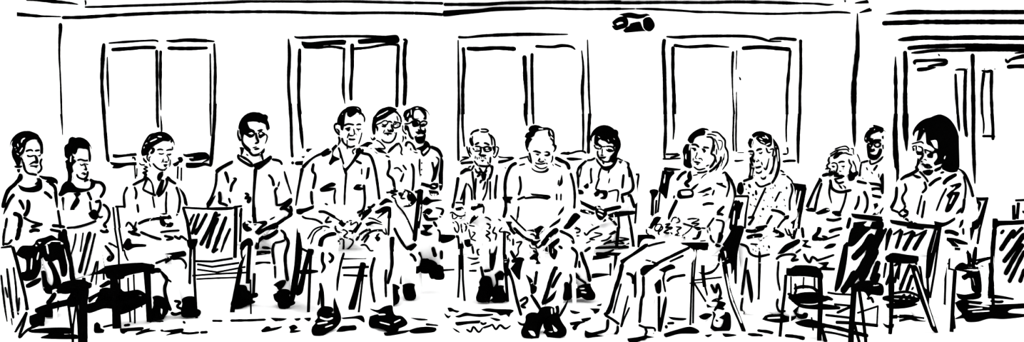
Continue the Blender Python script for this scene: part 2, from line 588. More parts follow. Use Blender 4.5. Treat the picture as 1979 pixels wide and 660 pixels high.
# windows: frame, two panes, sill
WTXT = ['''
@U 18 602,250 595,340,22 590,480 598,600 603,662; 9 622,328,4 624,450,12 632,620,3; 9 628,250,5 720,243,11 830,236 900,234 918,243; 20 645,288 740,282 830,275 905,276
18 962,236,5 1010,238,16 1080,232 1205,236; 17 970,279 1080,281,20 1205,278; 14 908,288 910,450 912,662; 14 932,292 930,450 934,640,4
@A 17 602,0 610,100 618,200 625,262 632,278,7; 14 912,0 913,40 918,80; 9 932,8,3 936,60 937,103; F 655,232 700,236 790,226 792,240 730,246 670,254 655,250
F 636,278 700,284 790,280 792,296 740,298 690,314 650,312 660,298 645,292; 16 770,250 776,268
@I F 622,310 655,317 760,300 840,292 895,300 925,335 920,385 880,402 835,418 900,372 800,388 760,392 715,395 690,366 745,362 742,345 660,348 630,332; F 658,415 760,416 850,414 900,420 960,445 945,462 880,446 820,462 750,475 660,468
@V 14 -2,236 45,240,6; 14 -2,279 5,279; 8 18,308,5 20,450 20,662; 15 42,250,10 48,400 45,560 45,662
@B 18 47,0 42,120 32,240 22,358; 7 17,0 20,100 22,190,3
''', '''
@V 15 472,223,7 478,320,18 472,480 480,600 486,662; 17 538,280 534,420,20 532,560 540,662; 13 505,211,5 540,218 700,212 900,210 1105,217; F 548,240 600,245 690,236 790,231 807,242 800,258 720,260 640,268 560,272 550,258
14 560,272 640,276 720,270 790,280; F 876,230 960,220 1050,206 1105,206 1106,248 1000,246 930,252 880,252; 14 848,283 930,276 1010,262 1060,256 1115,262
14 795,276 792,400,11 790,520 800,602,3; 18 842,252,22 842,400 834,500 836,582; 17 1110,260 1104,400 1102,540 1100,622; 14 1136,228,8 1155,236,18 1147,280; 20 1150,240 1144,360 1150,480 1144,612
@B 15 482,0,18 488,130 490,240 495,312; 17 530,0 540,100,18 550,200 556,262,7; 20 575,270 610,270 655,266; 14 548,308,5 580,310 640,302; 20 510,346 580,342 610,330,10; 16 495,334 498,352
''', '''
@W 14 255,215 310,216,10 420,206,15 620,199,18 780,199,12 895,199,3; 7 256,230,5 258,400,9 261,662,14; 18 286,273 292,380 284,500 284,662; 22 305,281 380,284 480,278 592,284,24; 14 703,268 800,272 860,264,18 910,270 937,288,6
22 640,320,24 645,450 652,560,14 648,662; 15 685,307,18 684,420 690,662; 10 972,290,5 982,400,12 976,520,18 981,662,10; 9 1006,228,4 1012,420,10 1015,540 1022,662
@C 12 560,-2 556,160 558,332; 13 585,-2 582,120 593,252,8; 18 945,-2 946,60 955,130,8; 10 988,-2 994,120
F 1145,292 1200,278 1200,296
@M 26 0,482 70,474 150,468; F 15,405 60,402 105,412 95,425 60,435 20,450 -10,470 5,445 50,420 20,416; F 430,395 500,408 600,405 625,418 600,440 480,478 435,478 440,452 520,440 560,432 540,420 450,415; 18 408,518,10 440,536 540,542
@D 11 380,0 382,100 380,212,8; 17 420,-2 414,100 412,230
@N 20 135,372,8 180,360 250,366 330,344 400,340 437,366; 28 208,420,8 240,430 310,432 395,432,6
''', '''
@X 20 402,225,22 396,290 402,420 407,662; 20 452,268 452,420,16 458,560 459,662; 15 412,212,6 480,216 600,210 800,208 900,212 960,222 1015,238,10 1082,240,5; 16 1010,228,8 1070,222 1170,230; 16 455,262 540,272 660,266 780,273,5; 22 850,280 960,273 1060,280 1135,287
11 800,296,14 795,400 798,540,5 806,662,10; 8 822,290,6 818,405,3; 8 820,530,3 820,662; 9 836,444,5 845,465; 15 1132,288 1124,400 1113,540 1113,662; 15 1192,228 1193,420 1188,540 1188,662
@E 17 78,-2 78,120 72,232; 12 124,-2 128,80 123,150,4; 8 474,-2 470,130 473,216; 8 490,-2 487,140 490,220; 10 783,-2 778,90 780,165,5; 17 856,-2 848,150 848,288,10
@O 18 35,347 110,345 190,342; 18 2,400 80,400 217,393,10; 20 205,350 150,370 90,388; 20 20,330 30,400; 9 868,328,5 948,327,5; 20 835,420 870,424 948,415,5
@Q 20 795,315 850,312; 14 848,232,22 856,280 852,315; 24 795,402 870,392 948,392
''']
for i, (ol, ot, orr, ob, il, it, ir, ib, ml, mr) in enumerate(WIN):
    D = WD
    m = Mesh()
    def rect(x0, y0, x1, y1, dep, t, mm=m):
        mm.box(((X(x0, D) + X(x1, D)) / 2, D + dep, (zat(y0, D) + zat(y1, D)) / 2), abs(X(x1, D) - X(x0, D)), t, abs(zat(y1, D) - zat(y0, D)), bev=.004)
    rect(ol - 2, ot - 3, il, ib, .0, .07); rect(ir, ot - 3, orr + 2, ib, .0, .07)
    rect(il, ot - 3, ir, it, .0, .07)
    rect(ml, it, mr, ib, .02, .06)
    root = thing('window_%d' % (i + 1), 'window', 'window', ((X(ol, D) + X(orr, D)) / 2, D, zat(ob, D)))
    s = Mesh()
    rect(ol - 4, ib, orr + 4, ob + 1, -.003, .06, s)
    parts = {'frame': m, 'sill': s}
    ink(Target(parts, True, D, D - .042), WTXT[i], 'window_%d' % (i + 1))
    build('frame', m, ['frame', 'ink'], root)
    build('sill', s, ['frame', 'ink'], root)
    for a, b in ((il, ml), (mr, ir)):
        q = Mesh(); rect(a - 1, it - 1, b + 1, ib + 1, .03, .006, q)
        build('pane', q, ['glass'], root)
    root['label'] = ['wide two-pane window behind the woman with tied-back hair, first from the left corner', 'two-pane window with a heavy dark top rail, above the tall shirted man',
                     'two-pane window above the balding men, with a wide double centre bar', 'two-pane window above the woman with the chin-length bob'][i]
    structure(root)

# double door on the right
D = RD
def drect(mm, x0, y0, x1, y1, dep, t, bev=.004):
    mm.box(((X(x0, D) + X(x1, D)) / 2, D - dep, (zat(y0, D) + zat(y1, D)) / 2), abs(X(x1, D) - X(x0, D)), t, abs(zat(y1, D) - zat(y0, D)), bev=bev)
fy = HY + F / D
m = Mesh()
drect(m, 1729, 70, 1752, fy, .03, .06); drect(m, 2012, 70, 2036, fy, .03, .06); drect(m, 1752, 70, 2012, 101, .03, .06)
structure(put('trim_5', m, 'frame', '''
@Y 24 468,232,5 520,226 620,218 760,220 900,217 1210,219; 24 524,280 600,272 700,268 900,264 1210,268; 16 545,307,6 600,302 680,293 800,292 900,290 1210,290; 16 860,276 1000,280 1210,280
14 455,325,3 455,430,18 457,540,20 457,662; 24 510,294 514,400 511,560 513,662
@G 22 457,-2 453,80,26 455,200,28 462,300,26 467,420,10; 32 514,-2 513,80 517,150,24 520,216,4
''', plane=RD - .065))
leaf_txt = ['''
@Y 21 902,310 904,420 906,560 908,662
@G 20 908,-2 907,150 912,300,17 916,405,5
''', '']
glass_txt = ['''
@Y 12 800,406,6 830,402 868,404; 20 862,402 858,500 856,662; 14 803,426 808,540,16 816,662
@G 18 856,-2 860,70 868,132; 14 816,-2 822,60 826,102,4
''', '''
@Y 14 953,408,8 985,415 1015,407; 17 1012,405 1010,540 1015,662; 13 968,418,18 956,540 958,662
@G 9 959,-2 967,60 965,116,4; 16 1014,-2 1020,80 1020,152; 12 957,128 1020,128
''']
close_txt = ['''
@Y 16 570,374 568,354 640,350 720,348,18 748,355,22 738,370,20 690,376 640,384,4; 20 578,404 630,400 690,390,4; 9 702,313 712,324
''', '''
@Y 14 1092,340 1105,360 1130,342 1210,322,26; 22 1100,388 1150,384 1215,384; 14 1145,308,5 1215,300
''']
for i, (a, b, p, q, c, d) in enumerate(((1752, 1881, 1847, 1867, 1768, 1831), (1882, 2012, 1897, 1920, 1943, 2003))):
    root = thing('door_%d' % (i + 1), 'door', 'door', ((X(a, D) + X(b, D)) / 2, D - .02, 0))
    m = Mesh()
    drect(m, a, 101, p, fy, .0, .05); drect(m, q, 101, b, fy, .0, .05); drect(m, p, 101, q, 134, .0, .05); drect(m, p, 264, q, fy, .0, .05)
    if leaf_txt[i]: ink(Target({'leaf': m}, True, None, RD - .035), leaf_txt[i], 'door')
    leaf = build('leaf', m, ['frame', 'ink'], root)
    m = Mesh()
    for x0, x1, y0, y1 in ((p - 2, p + 3, 132, 266), (q - 3, q + 2, 132, 266), (p, q, 132, 136), (p, q, 261, 266)): drect(m, x0, y0, x1, y1, .03, .02, .002)
    ink(Target({'w': m}, True, None, RD - .045), glass_txt[i], 'door glass')
    build('window_frame', m, ['frame', 'ink'], leaf)
    wf2 = Mesh(); drect(wf2, p, 134, q, 264, .0, .006, 0)
    build('pane', wf2, ['glass'], leaf)
    m = Mesh(); drect(m, c, 115, d, 137, .06, .07, .01); m.bar((X(c + 40, D), D - .09, zat(116, D)), (X(c + 46, D), D - .05, zat(104, D)), .012)
    ink(Target({'c': m}, True, None, RD - .1), close_txt[i], 'door closer')
    build('door_closer', m, ['frame', 'ink'], root)
    root['label'] = ['left leaf of the double door, narrow glass strip beside the middle line', 'right leaf of the double door, cut by the picture edge'][i]
    structure(root)

# the boxy fixture high on the wall
D = WD
root = thing('emergency_light', 'dark boxy emergency light fixed high on the wall between the windows', 'emergency light', P(1222, 62, WD - .1))
m = Mesh(); m.box(P(1226, 45, WD - .06), .30, .11, .13, bev=.02)
ink(Target({'body': m}, False), '''
@X F 140,85 175,76 210,74 260,84 300,80 320,92 318,104 290,100 250,108 200,102 150,98; F 165,165 200,150 205,138 240,128 262,128 270,150 300,150 340,150 340,172 300,178 250,182 175,188 165,180
''', 'emergency light')
build('body', m, ['frame', 'ink'], root)
for px, rr, tx in ((1196, .075, '@X F 100,128 120,110 145,98 175,96 190,115 192,140 180,158 150,168 118,174 98,150 112,148 104,140; f 122,138 140,128 160,128 164,134 140,142 130,146'), (1255, .075, '@X F 278,118 290,104 318,100 335,118 345,140 342,160 322,180 300,178 282,160')):
    m = Mesh()
    c = P(px, 46 if px > 1200 else 45, WD - .16)
    m.bar(c + Vector((0, .10, 0)), c + Vector((0, -.02, 0)), rr * .75, rr, n=20)
    ink(Target({'lamp_head': m}, False), tx, 'lamp head')
    build('lamp_head', m, ['frame', 'ink'], root)

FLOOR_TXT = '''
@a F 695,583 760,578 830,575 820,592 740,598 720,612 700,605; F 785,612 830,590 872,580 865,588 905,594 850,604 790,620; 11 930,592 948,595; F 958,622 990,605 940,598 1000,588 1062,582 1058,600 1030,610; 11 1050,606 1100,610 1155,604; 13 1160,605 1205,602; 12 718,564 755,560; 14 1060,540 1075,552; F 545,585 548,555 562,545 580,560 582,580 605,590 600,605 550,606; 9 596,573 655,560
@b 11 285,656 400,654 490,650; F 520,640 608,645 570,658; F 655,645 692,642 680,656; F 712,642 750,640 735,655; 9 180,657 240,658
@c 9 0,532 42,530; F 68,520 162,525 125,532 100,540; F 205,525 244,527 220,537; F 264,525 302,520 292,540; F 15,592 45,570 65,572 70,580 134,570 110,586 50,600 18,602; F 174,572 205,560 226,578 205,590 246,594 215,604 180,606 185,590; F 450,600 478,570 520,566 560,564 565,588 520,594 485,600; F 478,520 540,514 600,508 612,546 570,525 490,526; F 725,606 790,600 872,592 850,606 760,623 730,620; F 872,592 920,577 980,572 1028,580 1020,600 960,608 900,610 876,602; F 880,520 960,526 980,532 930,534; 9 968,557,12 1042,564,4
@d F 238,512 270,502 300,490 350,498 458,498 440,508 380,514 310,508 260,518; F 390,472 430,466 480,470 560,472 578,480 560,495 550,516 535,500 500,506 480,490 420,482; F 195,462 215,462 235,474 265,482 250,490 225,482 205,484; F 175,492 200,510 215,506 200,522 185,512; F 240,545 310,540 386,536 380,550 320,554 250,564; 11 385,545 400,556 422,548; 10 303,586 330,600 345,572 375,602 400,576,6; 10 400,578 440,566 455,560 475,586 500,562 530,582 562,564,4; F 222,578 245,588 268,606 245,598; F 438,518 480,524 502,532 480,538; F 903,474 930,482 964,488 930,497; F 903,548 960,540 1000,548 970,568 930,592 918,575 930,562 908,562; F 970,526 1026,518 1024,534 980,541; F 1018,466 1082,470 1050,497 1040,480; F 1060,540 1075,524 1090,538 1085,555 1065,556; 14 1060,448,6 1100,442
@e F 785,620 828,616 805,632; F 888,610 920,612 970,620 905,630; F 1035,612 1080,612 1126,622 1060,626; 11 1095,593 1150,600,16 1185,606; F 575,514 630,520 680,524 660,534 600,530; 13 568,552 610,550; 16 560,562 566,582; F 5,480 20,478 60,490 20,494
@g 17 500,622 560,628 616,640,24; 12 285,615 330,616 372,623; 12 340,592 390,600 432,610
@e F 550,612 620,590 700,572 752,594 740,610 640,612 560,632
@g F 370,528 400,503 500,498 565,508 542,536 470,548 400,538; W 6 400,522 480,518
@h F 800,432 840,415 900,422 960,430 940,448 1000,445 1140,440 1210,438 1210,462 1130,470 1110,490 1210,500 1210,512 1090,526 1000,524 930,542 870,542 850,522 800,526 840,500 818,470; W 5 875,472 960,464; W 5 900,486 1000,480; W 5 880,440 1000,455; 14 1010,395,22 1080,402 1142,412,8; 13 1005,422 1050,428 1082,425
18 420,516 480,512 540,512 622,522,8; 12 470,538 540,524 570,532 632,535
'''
structure(put('floor', floor, 'floor', FLOOR_TXT))  # FLOOR_TXT includes shadow shading painted on the floor as black ink
# ================================================================== the people
def unit(v):
    v = np.array(v, float); return v / (np.linalg.norm(v) + 1e-9)
def A3(v): return np.array(v, float)
class Head:
    def __init__(s, xc, yt, yb, D, yaw=0, pitch=0, roll=0, hd=0.0):
        D = D + hd
        s.H = (yb - yt) / F * D
        y, p, r = R(yaw), R(pitch), R(roll)
        f = A3((math.sin(y) * math.cos(p), -math.cos(y) * math.cos(p), -math.sin(p)))
        s.back = -f
        z = A3((0, 0, 1)); rt = unit(np.cross(s.back, z)); up = unit(np.cross(rt, s.back))
        s.up = up * math.cos(r) + rt * math.sin(r); s.rt = unit(np.cross(s.back, s.up))
        s.o = A3(P(xc, (yt + yb) / 2, D)) - s.up * s.H * .5
        s.ax = np.stack([s.rt, s.back, s.up])
    def at(s, x, y, z): return s.o + (s.rt * x + s.back * y + s.up * z) * s.H
    def shape(s, S, fat=1.0, ears=True):
        H = s.H
        def E(c, r, **k): S.ell(s.at(*c), s.ax, A3(r) * H, **k)
        def C(a, b, r0, r1=None, **k): S.cone(s.at(*a), s.at(*b), r0 * H, (r0 if r1 is None else r1) * H, **k)
        E((0, .06, .63), (.335 * fat, .41, .37), k=.02)
        E((0, -.08, .37), (.265 * fat, .28, .355), k=.03)
        E((0, -.25, .10), (.13 * fat, .10, .09), k=.03)
        C((-.15, -.33, .555), (.15, -.33, .555), .05, k=.015)
        for t in (-1, 1):
            E((t * .15, -.40, .49), (.075, .05, .05), k=.012, sub=True)
            E((t * .15, -.33, .49), (.06, .05, .045), k=.004)
            E((t * .18 * fat, -.24, .37), (.11, .10, .10), k=.02)
            if ears:
                E((t * .35 * fat, .05, .47), (.04, .09, .145), k=.008)
                E((t * .385 * fat, .02, .48), (.02, .045, .08), k=.006, sub=True)
            C((t * .05, -.40, .36), (t * .055, -.37, .35), .035, k=.006)
        C((0, -.37, .53), (0, -.47, .375), .03, .05, k=.012)
        C((-.085, -.355, .235), (.085, -.355, .235), .028, k=.006)
        C((-.07, -.35, .19), (.07, -.35, .19), .03, k=.006)
        C((-.09, -.40, .213), (.09, -.40, .213), .008, k=.004, sub=True)
def hand(S, w, u, n, sz=1.0, side=1, curl=28):
    u = unit(u); n = unit(A3(n) - u * float(A3(n) @ u)); s_ = np.cross(u, n)
    for i in range(4):
        o = (i - 1.5) * .0195 * sz
        kn = w + u * .088 * sz + s_ * o
        S.cone(w + s_ * o * .6, kn, .0155 * sz, .0125 * sz, k=.010)
        L = (.070, .080, .075, .058)[i if side > 0 else 3 - i] * sz
        d = u; p = kn
        for j, fr_ in enumerate((.45, .32, .23)):
            a = R(curl * (.7 + .35 * j))
            nn = unit(np.cross(s_, d))
            if nn @ n > 0: nn = -nn
            d = unit(d * math.cos(a) + nn * math.sin(a))
            q = p + d * L * fr_
            S.cone(p, q, (.0092 - .0008 * j) * sz, (.0088 - .0009 * j) * sz, k=.003)
            p = q
    t0 = w + u * .028 * sz + s_ * side * .026 * sz
    d = unit(u * .65 + s_ * side * .6 - n * .35)
    t1 = t0 + d * .042 * sz; t2 = t1 + unit(d + u * .5 - n * .3) * .034 * sz
    S.cone(t0, t1, .013 * sz, .0105 * sz, k=.006); S.cone(t1, t2, .0102 * sz, .0085 * sz, k=.003)

PEOPLE = {}
def person(key, label, D, head, torso, arms, legs, top='shirt', txt='', hair=None, hairlong=(), hcol='ink', shoes='ink', fat=1.0,
           neck=.055, ar=(.058, .047, .036), lr=(.088, .062, .048), bodyink=True, toe=(0, 0), ears=True, trouser='cloth'):
    h = Head(*head[:3], D, *head[3:])
    body, up, tr = Sdf(.02), Sdf(.035), Sdf(.03)
    h.shape(body, fat, ears)
    # torso
    lv = []
    for a, b in zip(torso, torso[1:]):
        lv.append(a); lv.append(tuple((p + q) / 2 for p, q in zip(a, b)))
    lv.append(torso[-1])
    for xl, xr, y, dd, r in lv:
        pl, pr = A3(P(xl, y, D + dd)), A3(P(xr, y, D + dd))
        if pr[0] - pl[0] < 2 * r: r = (pr[0] - pl[0]) / 2.02
        e = A3((r, 0, 0))
        up.cone(pl + e, pr - e, r, k=.04)
        body.cone(pl + e, pr - e, max(r - .02, .03), k=.04)
    t0 = torso[0]
    nb = (A3(P(t0[0], t0[2], D + t0[3])) + A3(P(t0[1], t0[2], D + t0[3]))) / 2
    body.cone(h.at(0, .10, .22), nb + A3((0, .02, -.01)), neck, neck * 1.12, k=.02)
    if top: up.cone(nb + (h.at(0, .1, .2) - nb) * .25, nb, neck * 1.15, neck * 1.5, k=.04)
    # arms
    for sgn, arm in zip((-1, 1), arms):
        q = [A3(P(x, y, D + dd)) for x, y, dd in arm[:3]]
        sc = arm[4] if len(arm) > 4 else 1.0
        up.cone(q[0], q[1], ar[0], ar[1], k=.03); up.cone(q[1], q[2], ar[1], ar[2], k=.02)
        body.cone(q[0], q[1], ar[0] - .016, ar[1] - .014, k=.02); body.cone(q[1], q[2], ar[1] - .014, .024, k=.015)
        if arm[3] is not None:
            tx, ty, td = arm[3][:3]
            d = A3(P(tx, ty, D + td)) - q[2]
            hand(body, q[2] + unit(d) * .01, d, (0, -.55, .8), sc, -sgn if d[0] * sgn < 0 else sgn, arm[3][3] if len(arm[3]) > 3 else 28)
    # pelvis and legs
    hips = [A3(P(l[0][0], l[0][1], D + l[0][2])) for l in legs]
    tr.cone(hips[0], hips[1], .105, k=.04); body.cone(hips[0], hips[1], .085, k=.03)
    low = torso[-1]
    pm = A3(P((low[0] + low[1]) / 2, low[2], D + low[3]))
    tr.cone(pm, (hips[0] + hips[1]) / 2, .10, k=.05); body.cone(pm, (hips[0] + hips[1]) / 2, .09, k=.05)
    shoe_m = []
    for hp, l in zip(hips, legs):
        kn = A3(P(l[1][0], l[1][1], D + l[1][2]))
        fx, fy_ = l[2][0], l[2][1]
        fd = l[2][2] if len(l[2]) > 2 and l[2][2] else floorD(fy_)
        ft = A3(P(fx, fy_, fd))
        hdg = R(l[2][3]) if len(l[2]) > 3 else 0.0
        f = A3((math.sin(hdg), -math.cos(hdg), 0))
        an = ft + A3((0, 0, .095)) - f * .02
        tr.cone(hp, kn, lr[0], lr[1], k=.03); tr.cone(kn, an, lr[1], lr[2], k=.02)
        body.cone(hp, kn, lr[0] - .02, lr[1] - .016, k=.02); body.cone(kn, an, lr[1] - .016, .032, k=.015)
        body.cone(an, ft + f * .10 + A3((0, 0, .035)), .03, .024, k=.01)
        S = Sdf(.02)
        S.cone(ft - f * .05 + A3((0, 0, .035)), ft + f * .13 + A3((0, 0, .03)), .040, .042)
        S.cone(ft - f * .05 + A3((0, 0, .07)), an + A3((0, 0, .0)), .038, .043)
        S.cone(an, ft + f * .09 + A3((0, 0, .045)), .04, .034)
        z0 = ft[2]
        shoe_m.append(sdf_mesh(S, .008, lambda X, Y, Z, G, z0=z0: np.maximum(G, z0 + .002 - Z)))
    parts = {'body': sdf_mesh(body), top: sdf_mesh(up, .009), 'trousers': sdf_mesh(tr, .009)}
    for i, m in enumerate(shoe_m): parts['shoe|%d' % i] = m
    if hair is not None:
        t, z0, sl = hair
        S = Sdf(.02); S.ell(h.at(0, .06, .63), h.ax, A3((.335 * fat + t, .41 + t, .37 + t)) * h.H)
        def cut(X, Y, Z, G):
            o = h.o
            yl = ((X - o[0]) * h.back[0] + (Y - o[1]) * h.back[1] + (Z - o[2]) * h.back[2]) / h.H
            zl = ((X - o[0]) * h.up[0] + (Y - o[1]) * h.up[1] + (Z - o[2]) * h.up[2]) / h.H
            return np.maximum(G, -((zl - z0) + sl * (yl + .33)) * h.H * .8)
        m = sdf_mesh(S, None, cut)
        if hairlong:
            S = Sdf(.02)
            for a, b, r0, r1 in hairlong: S.cone(h.at(*a), h.at(*b), r0 * h.H, r1 * h.H)
            m2 = sdf_mesh(S); m.add(m2.v, m2.f, 0); BASEN[id(m)] = len(m.f)
        parts['hair'] = m
    tg = Target(parts, False, D)
    extra = ink(tg, txt, key)
    hm = (hips[0] + hips[1]) / 2
    root = thing('person', label, 'person', (hm[0], hm[1], 0), 'people seated in the room')
    base = {'body': 'skin', 'hair': hcol, 'trousers': trouser}
    for k, m in parts.items():
        b = shoes if k.startswith('shoe') else base.get(k, 'cloth')
        ob = build(k.split('|')[0], m, [b, 'ink'] if b != 'ink' else ['cloth', 'ink'], root, True)
        if b == 'ink':
            mi = np.array(m.m, dtype=np.int32)
            # the thing itself is black; white marks keep slot 0
            mi[:BASEN[id(m)]] = 1
            ob.data.polygons.foreach_set('material_index', mi)
    for k, m in extra.items(): build(k, m, ['cloth', 'ink'], root)
    PEOPLE[key] = dict(hips=hm, z=hm[2] - .105, D=D, root=root)
BASEN = {}
_sm = sdf_mesh
def sdf_mesh(*a, **k):
    m = _sm(*a, **k); BASEN[id(m)] = len(m.f); KEEP.append(m); return m
KEEP = []
person('p1', 'person at the far left edge in a dark-collared sweater and dark trousers', 6.4,
    (51, 254, 337, 22, 0), [(26, 106, 384, 0, .07), (34, 112, 410, 0, .10), (36, 114, 445, 0, .11), (34, 116, 478, 0, .12)],
    [[(34, 392, 0), (20, 452, -.05), (60, 474, -.28), (85, 478, -.36)], [(100, 392, 0), (110, 445, -.03), (95, 470, -.28), (80, 478, -.36)]],
    [[(50, 486, 0), (55, 490, -.42), (72, 622, 6.02, 25)], [(95, 486, 0), (106, 486, -.42), (100, 606, 6.3, 20)]], 'sweater', '''
@H F 135,205 150,160 205,108 235,90 260,65 320,46 380,60 440,90 455,125 445,148 400,140 350,152 308,182 296,215 290,255 268,305 228,340 200,345 182,395 150,360 135,290 148,235; W 9 290,128 258,148 248,182; W 6 262,240 230,290; W 9 204,195 212,228; W 9 170,235 178,242; W 11 196,306 215,320
26 435,148 468,185 485,230 485,315; F 150,360 180,340 230,345 250,370 240,400 225,450 215,470 195,450 178,410; 14 238,350,18 258,380 264,430; 20 165,458 215,462 258,455; F 195,490 230,486 226,525 212,530 200,512
24 268,400,16 278,450 292,500 330,538 390,548 430,556; 22 484,365 468,420 482,470 470,505 435,538,14; 20 298,285 335,268 360,265 385,282; 22 405,276 462,268; 16 312,328 350,342 400,328; 16 435,335 460,335 475,318; 28 402,325,18 422,360 434,425; F 328,444 355,420 380,402 405,392 440,420 420,425 395,418 365,430; 12 348,452 410,455 448,446; 7 402,467 438,467
F 222,540 250,545 262,580 250,615 200,660 165,640 195,605
#sweater|
@H F 458,560 520,572 600,578 655,605 672,640 665,668 640,648 590,655 545,645 525,625 545,618 490,600 465,580; F 425,592 460,595 480,612 480,668 400,662 435,630
@A F 103,408 150,426 195,420 225,402 232,375 242,385 243,430 210,450 160,452 122,440; 22 100,385,16 88,405 50,440 30,485 16,545; 18 82,462 50,505 20,582,4; 18 285,395,22 318,425 325,480 332,545,5; 16 255,450 278,465 302,490
18 110,495 128,525 138,555,10; 22 158,495 165,520 158,565 138,592; 12 135,598 180,622 243,640; 13 336,555 345,610 352,662; 12 40,600 30,662; 24 75,575 110,588 118,620 112,662,30; 17 178,655 215,645 248,636; 16 300,645 345,648 378,655
@a 13 28,0 20,50 20,105; 24 112,-5 105,40 92,72; 13 22,92 50,90 70,65; F 5,110 65,100 66,122 30,160 5,218; 18 168,22 200,12 232,16; 14 288,8 320,14 355,20
#
F 90,152 125,105 190,100 215,68 260,55 300,42 335,62 340,28 375,30 372,120 390,220 384,275 360,280 350,240 335,185 300,195 262,190 250,168 238,178 236,235 205,292 140,305 122,260 150,248 150,185 130,175
F 240,250 262,250 275,310 300,335 310,300 300,250 275,200 300,195 330,245 355,315 340,350 330,372 290,382 256,362; F 150,328 200,300 238,290 225,318 170,346 150,342; 18 95,150 150,118; W 6 200,75 240,60; W 6 270,95 280,150; W 6 185,175 180,240; W 6 225,140 215,185; W 5 275,235 280,290
16 180,515,10 205,540 214,552,6 190,570 175,590; 22 228,502 245,550 240,605
'''.replace('#sweater|', ''), (.02, .96, .74))

person('p2', 'person with dark upswept hair and dark collar, behind the tilted empty chair', 7.2,
    (153, 266, 346, 24, 5), [(124, 196, 366, 0, .07), (128, 196, 390, 0, .10), (127, 190, 420, 0, .10), (127, 192, 462, 0, .11)],
    [[(132, 374, 0), (128, 425, 0), (160, 444, -.25), (175, 450, -.33)], [(190, 374, 0), (203, 424, 0), (186, 444, -.25), (172, 450, -.33)]],
    [[(142, 474, 0), (148, 478, -.42), (150, 586, 0, 10)], [(180, 474, 0), (196, 478, -.42), (205, 588, 0, 10)]], 'jacket', '''
@H F 745,240 758,212 790,190 800,140 838,115 882,130 940,152 1000,180 1036,215 1042,270 1056,340 1048,402 1030,398 1030,330 1020,262 970,252 905,246 892,290 870,318 836,300 838,325 865,350 850,370 884,396 852,432 838,455 848,520 830,535 834,590 812,650 778,650 788,590 785,520 768,470 765,425 755,398 788,372 755,345 748,290; W 7 812,402 826,402
20 895,388,24 935,376 985,390 1048,382; 14 925,425 942,445 978,430; 12 992,425 1010,434 1028,434; F 970,420 985,422 1000,460 1012,490 1005,508 972,495 990,480; 9 942,545 965,530 1002,545; F 958,547 985,540 1000,550 982,560; 20 888,545,24 905,580 945,600 985,600 1012,570 1022,510; 26 975,635 1000,615 1030,610
@A 16 520,378 545,392 585,398 605,425 600,455 580,485; F 350,442 362,410 390,388 420,400 445,425 490,432 520,425 530,385 550,392 548,420 520,440 480,452 430,454 390,455 355,476 338,468; 15 365,480 360,540 372,590 376,645; F 425,460 462,453 468,465 450,480 462,500 448,530 430,552 440,590 448,612 430,605 410,570 408,545 425,510 440,482; 14 402,620 430,645 458,615; 14 508,450,18 520,475 530,500; 10 520,505 528,560; F 512,575 545,553 570,575 560,612 528,602; 16 550,510 585,502; 14 582,505 580,540 565,575; 10 560,588 580,598 598,592; 14 596,522 620,540 635,575 625,615 605,640 620,660
@a 16 580,12 600,22 632,20; 16 615,5 625,25; 13 608,100 640,138 655,165,18 640,188 625,180 640,160; 10 628,85 655,98 682,115; 16 545,-10 560,30
''', (.012, 1.02, .78), fat=.84)

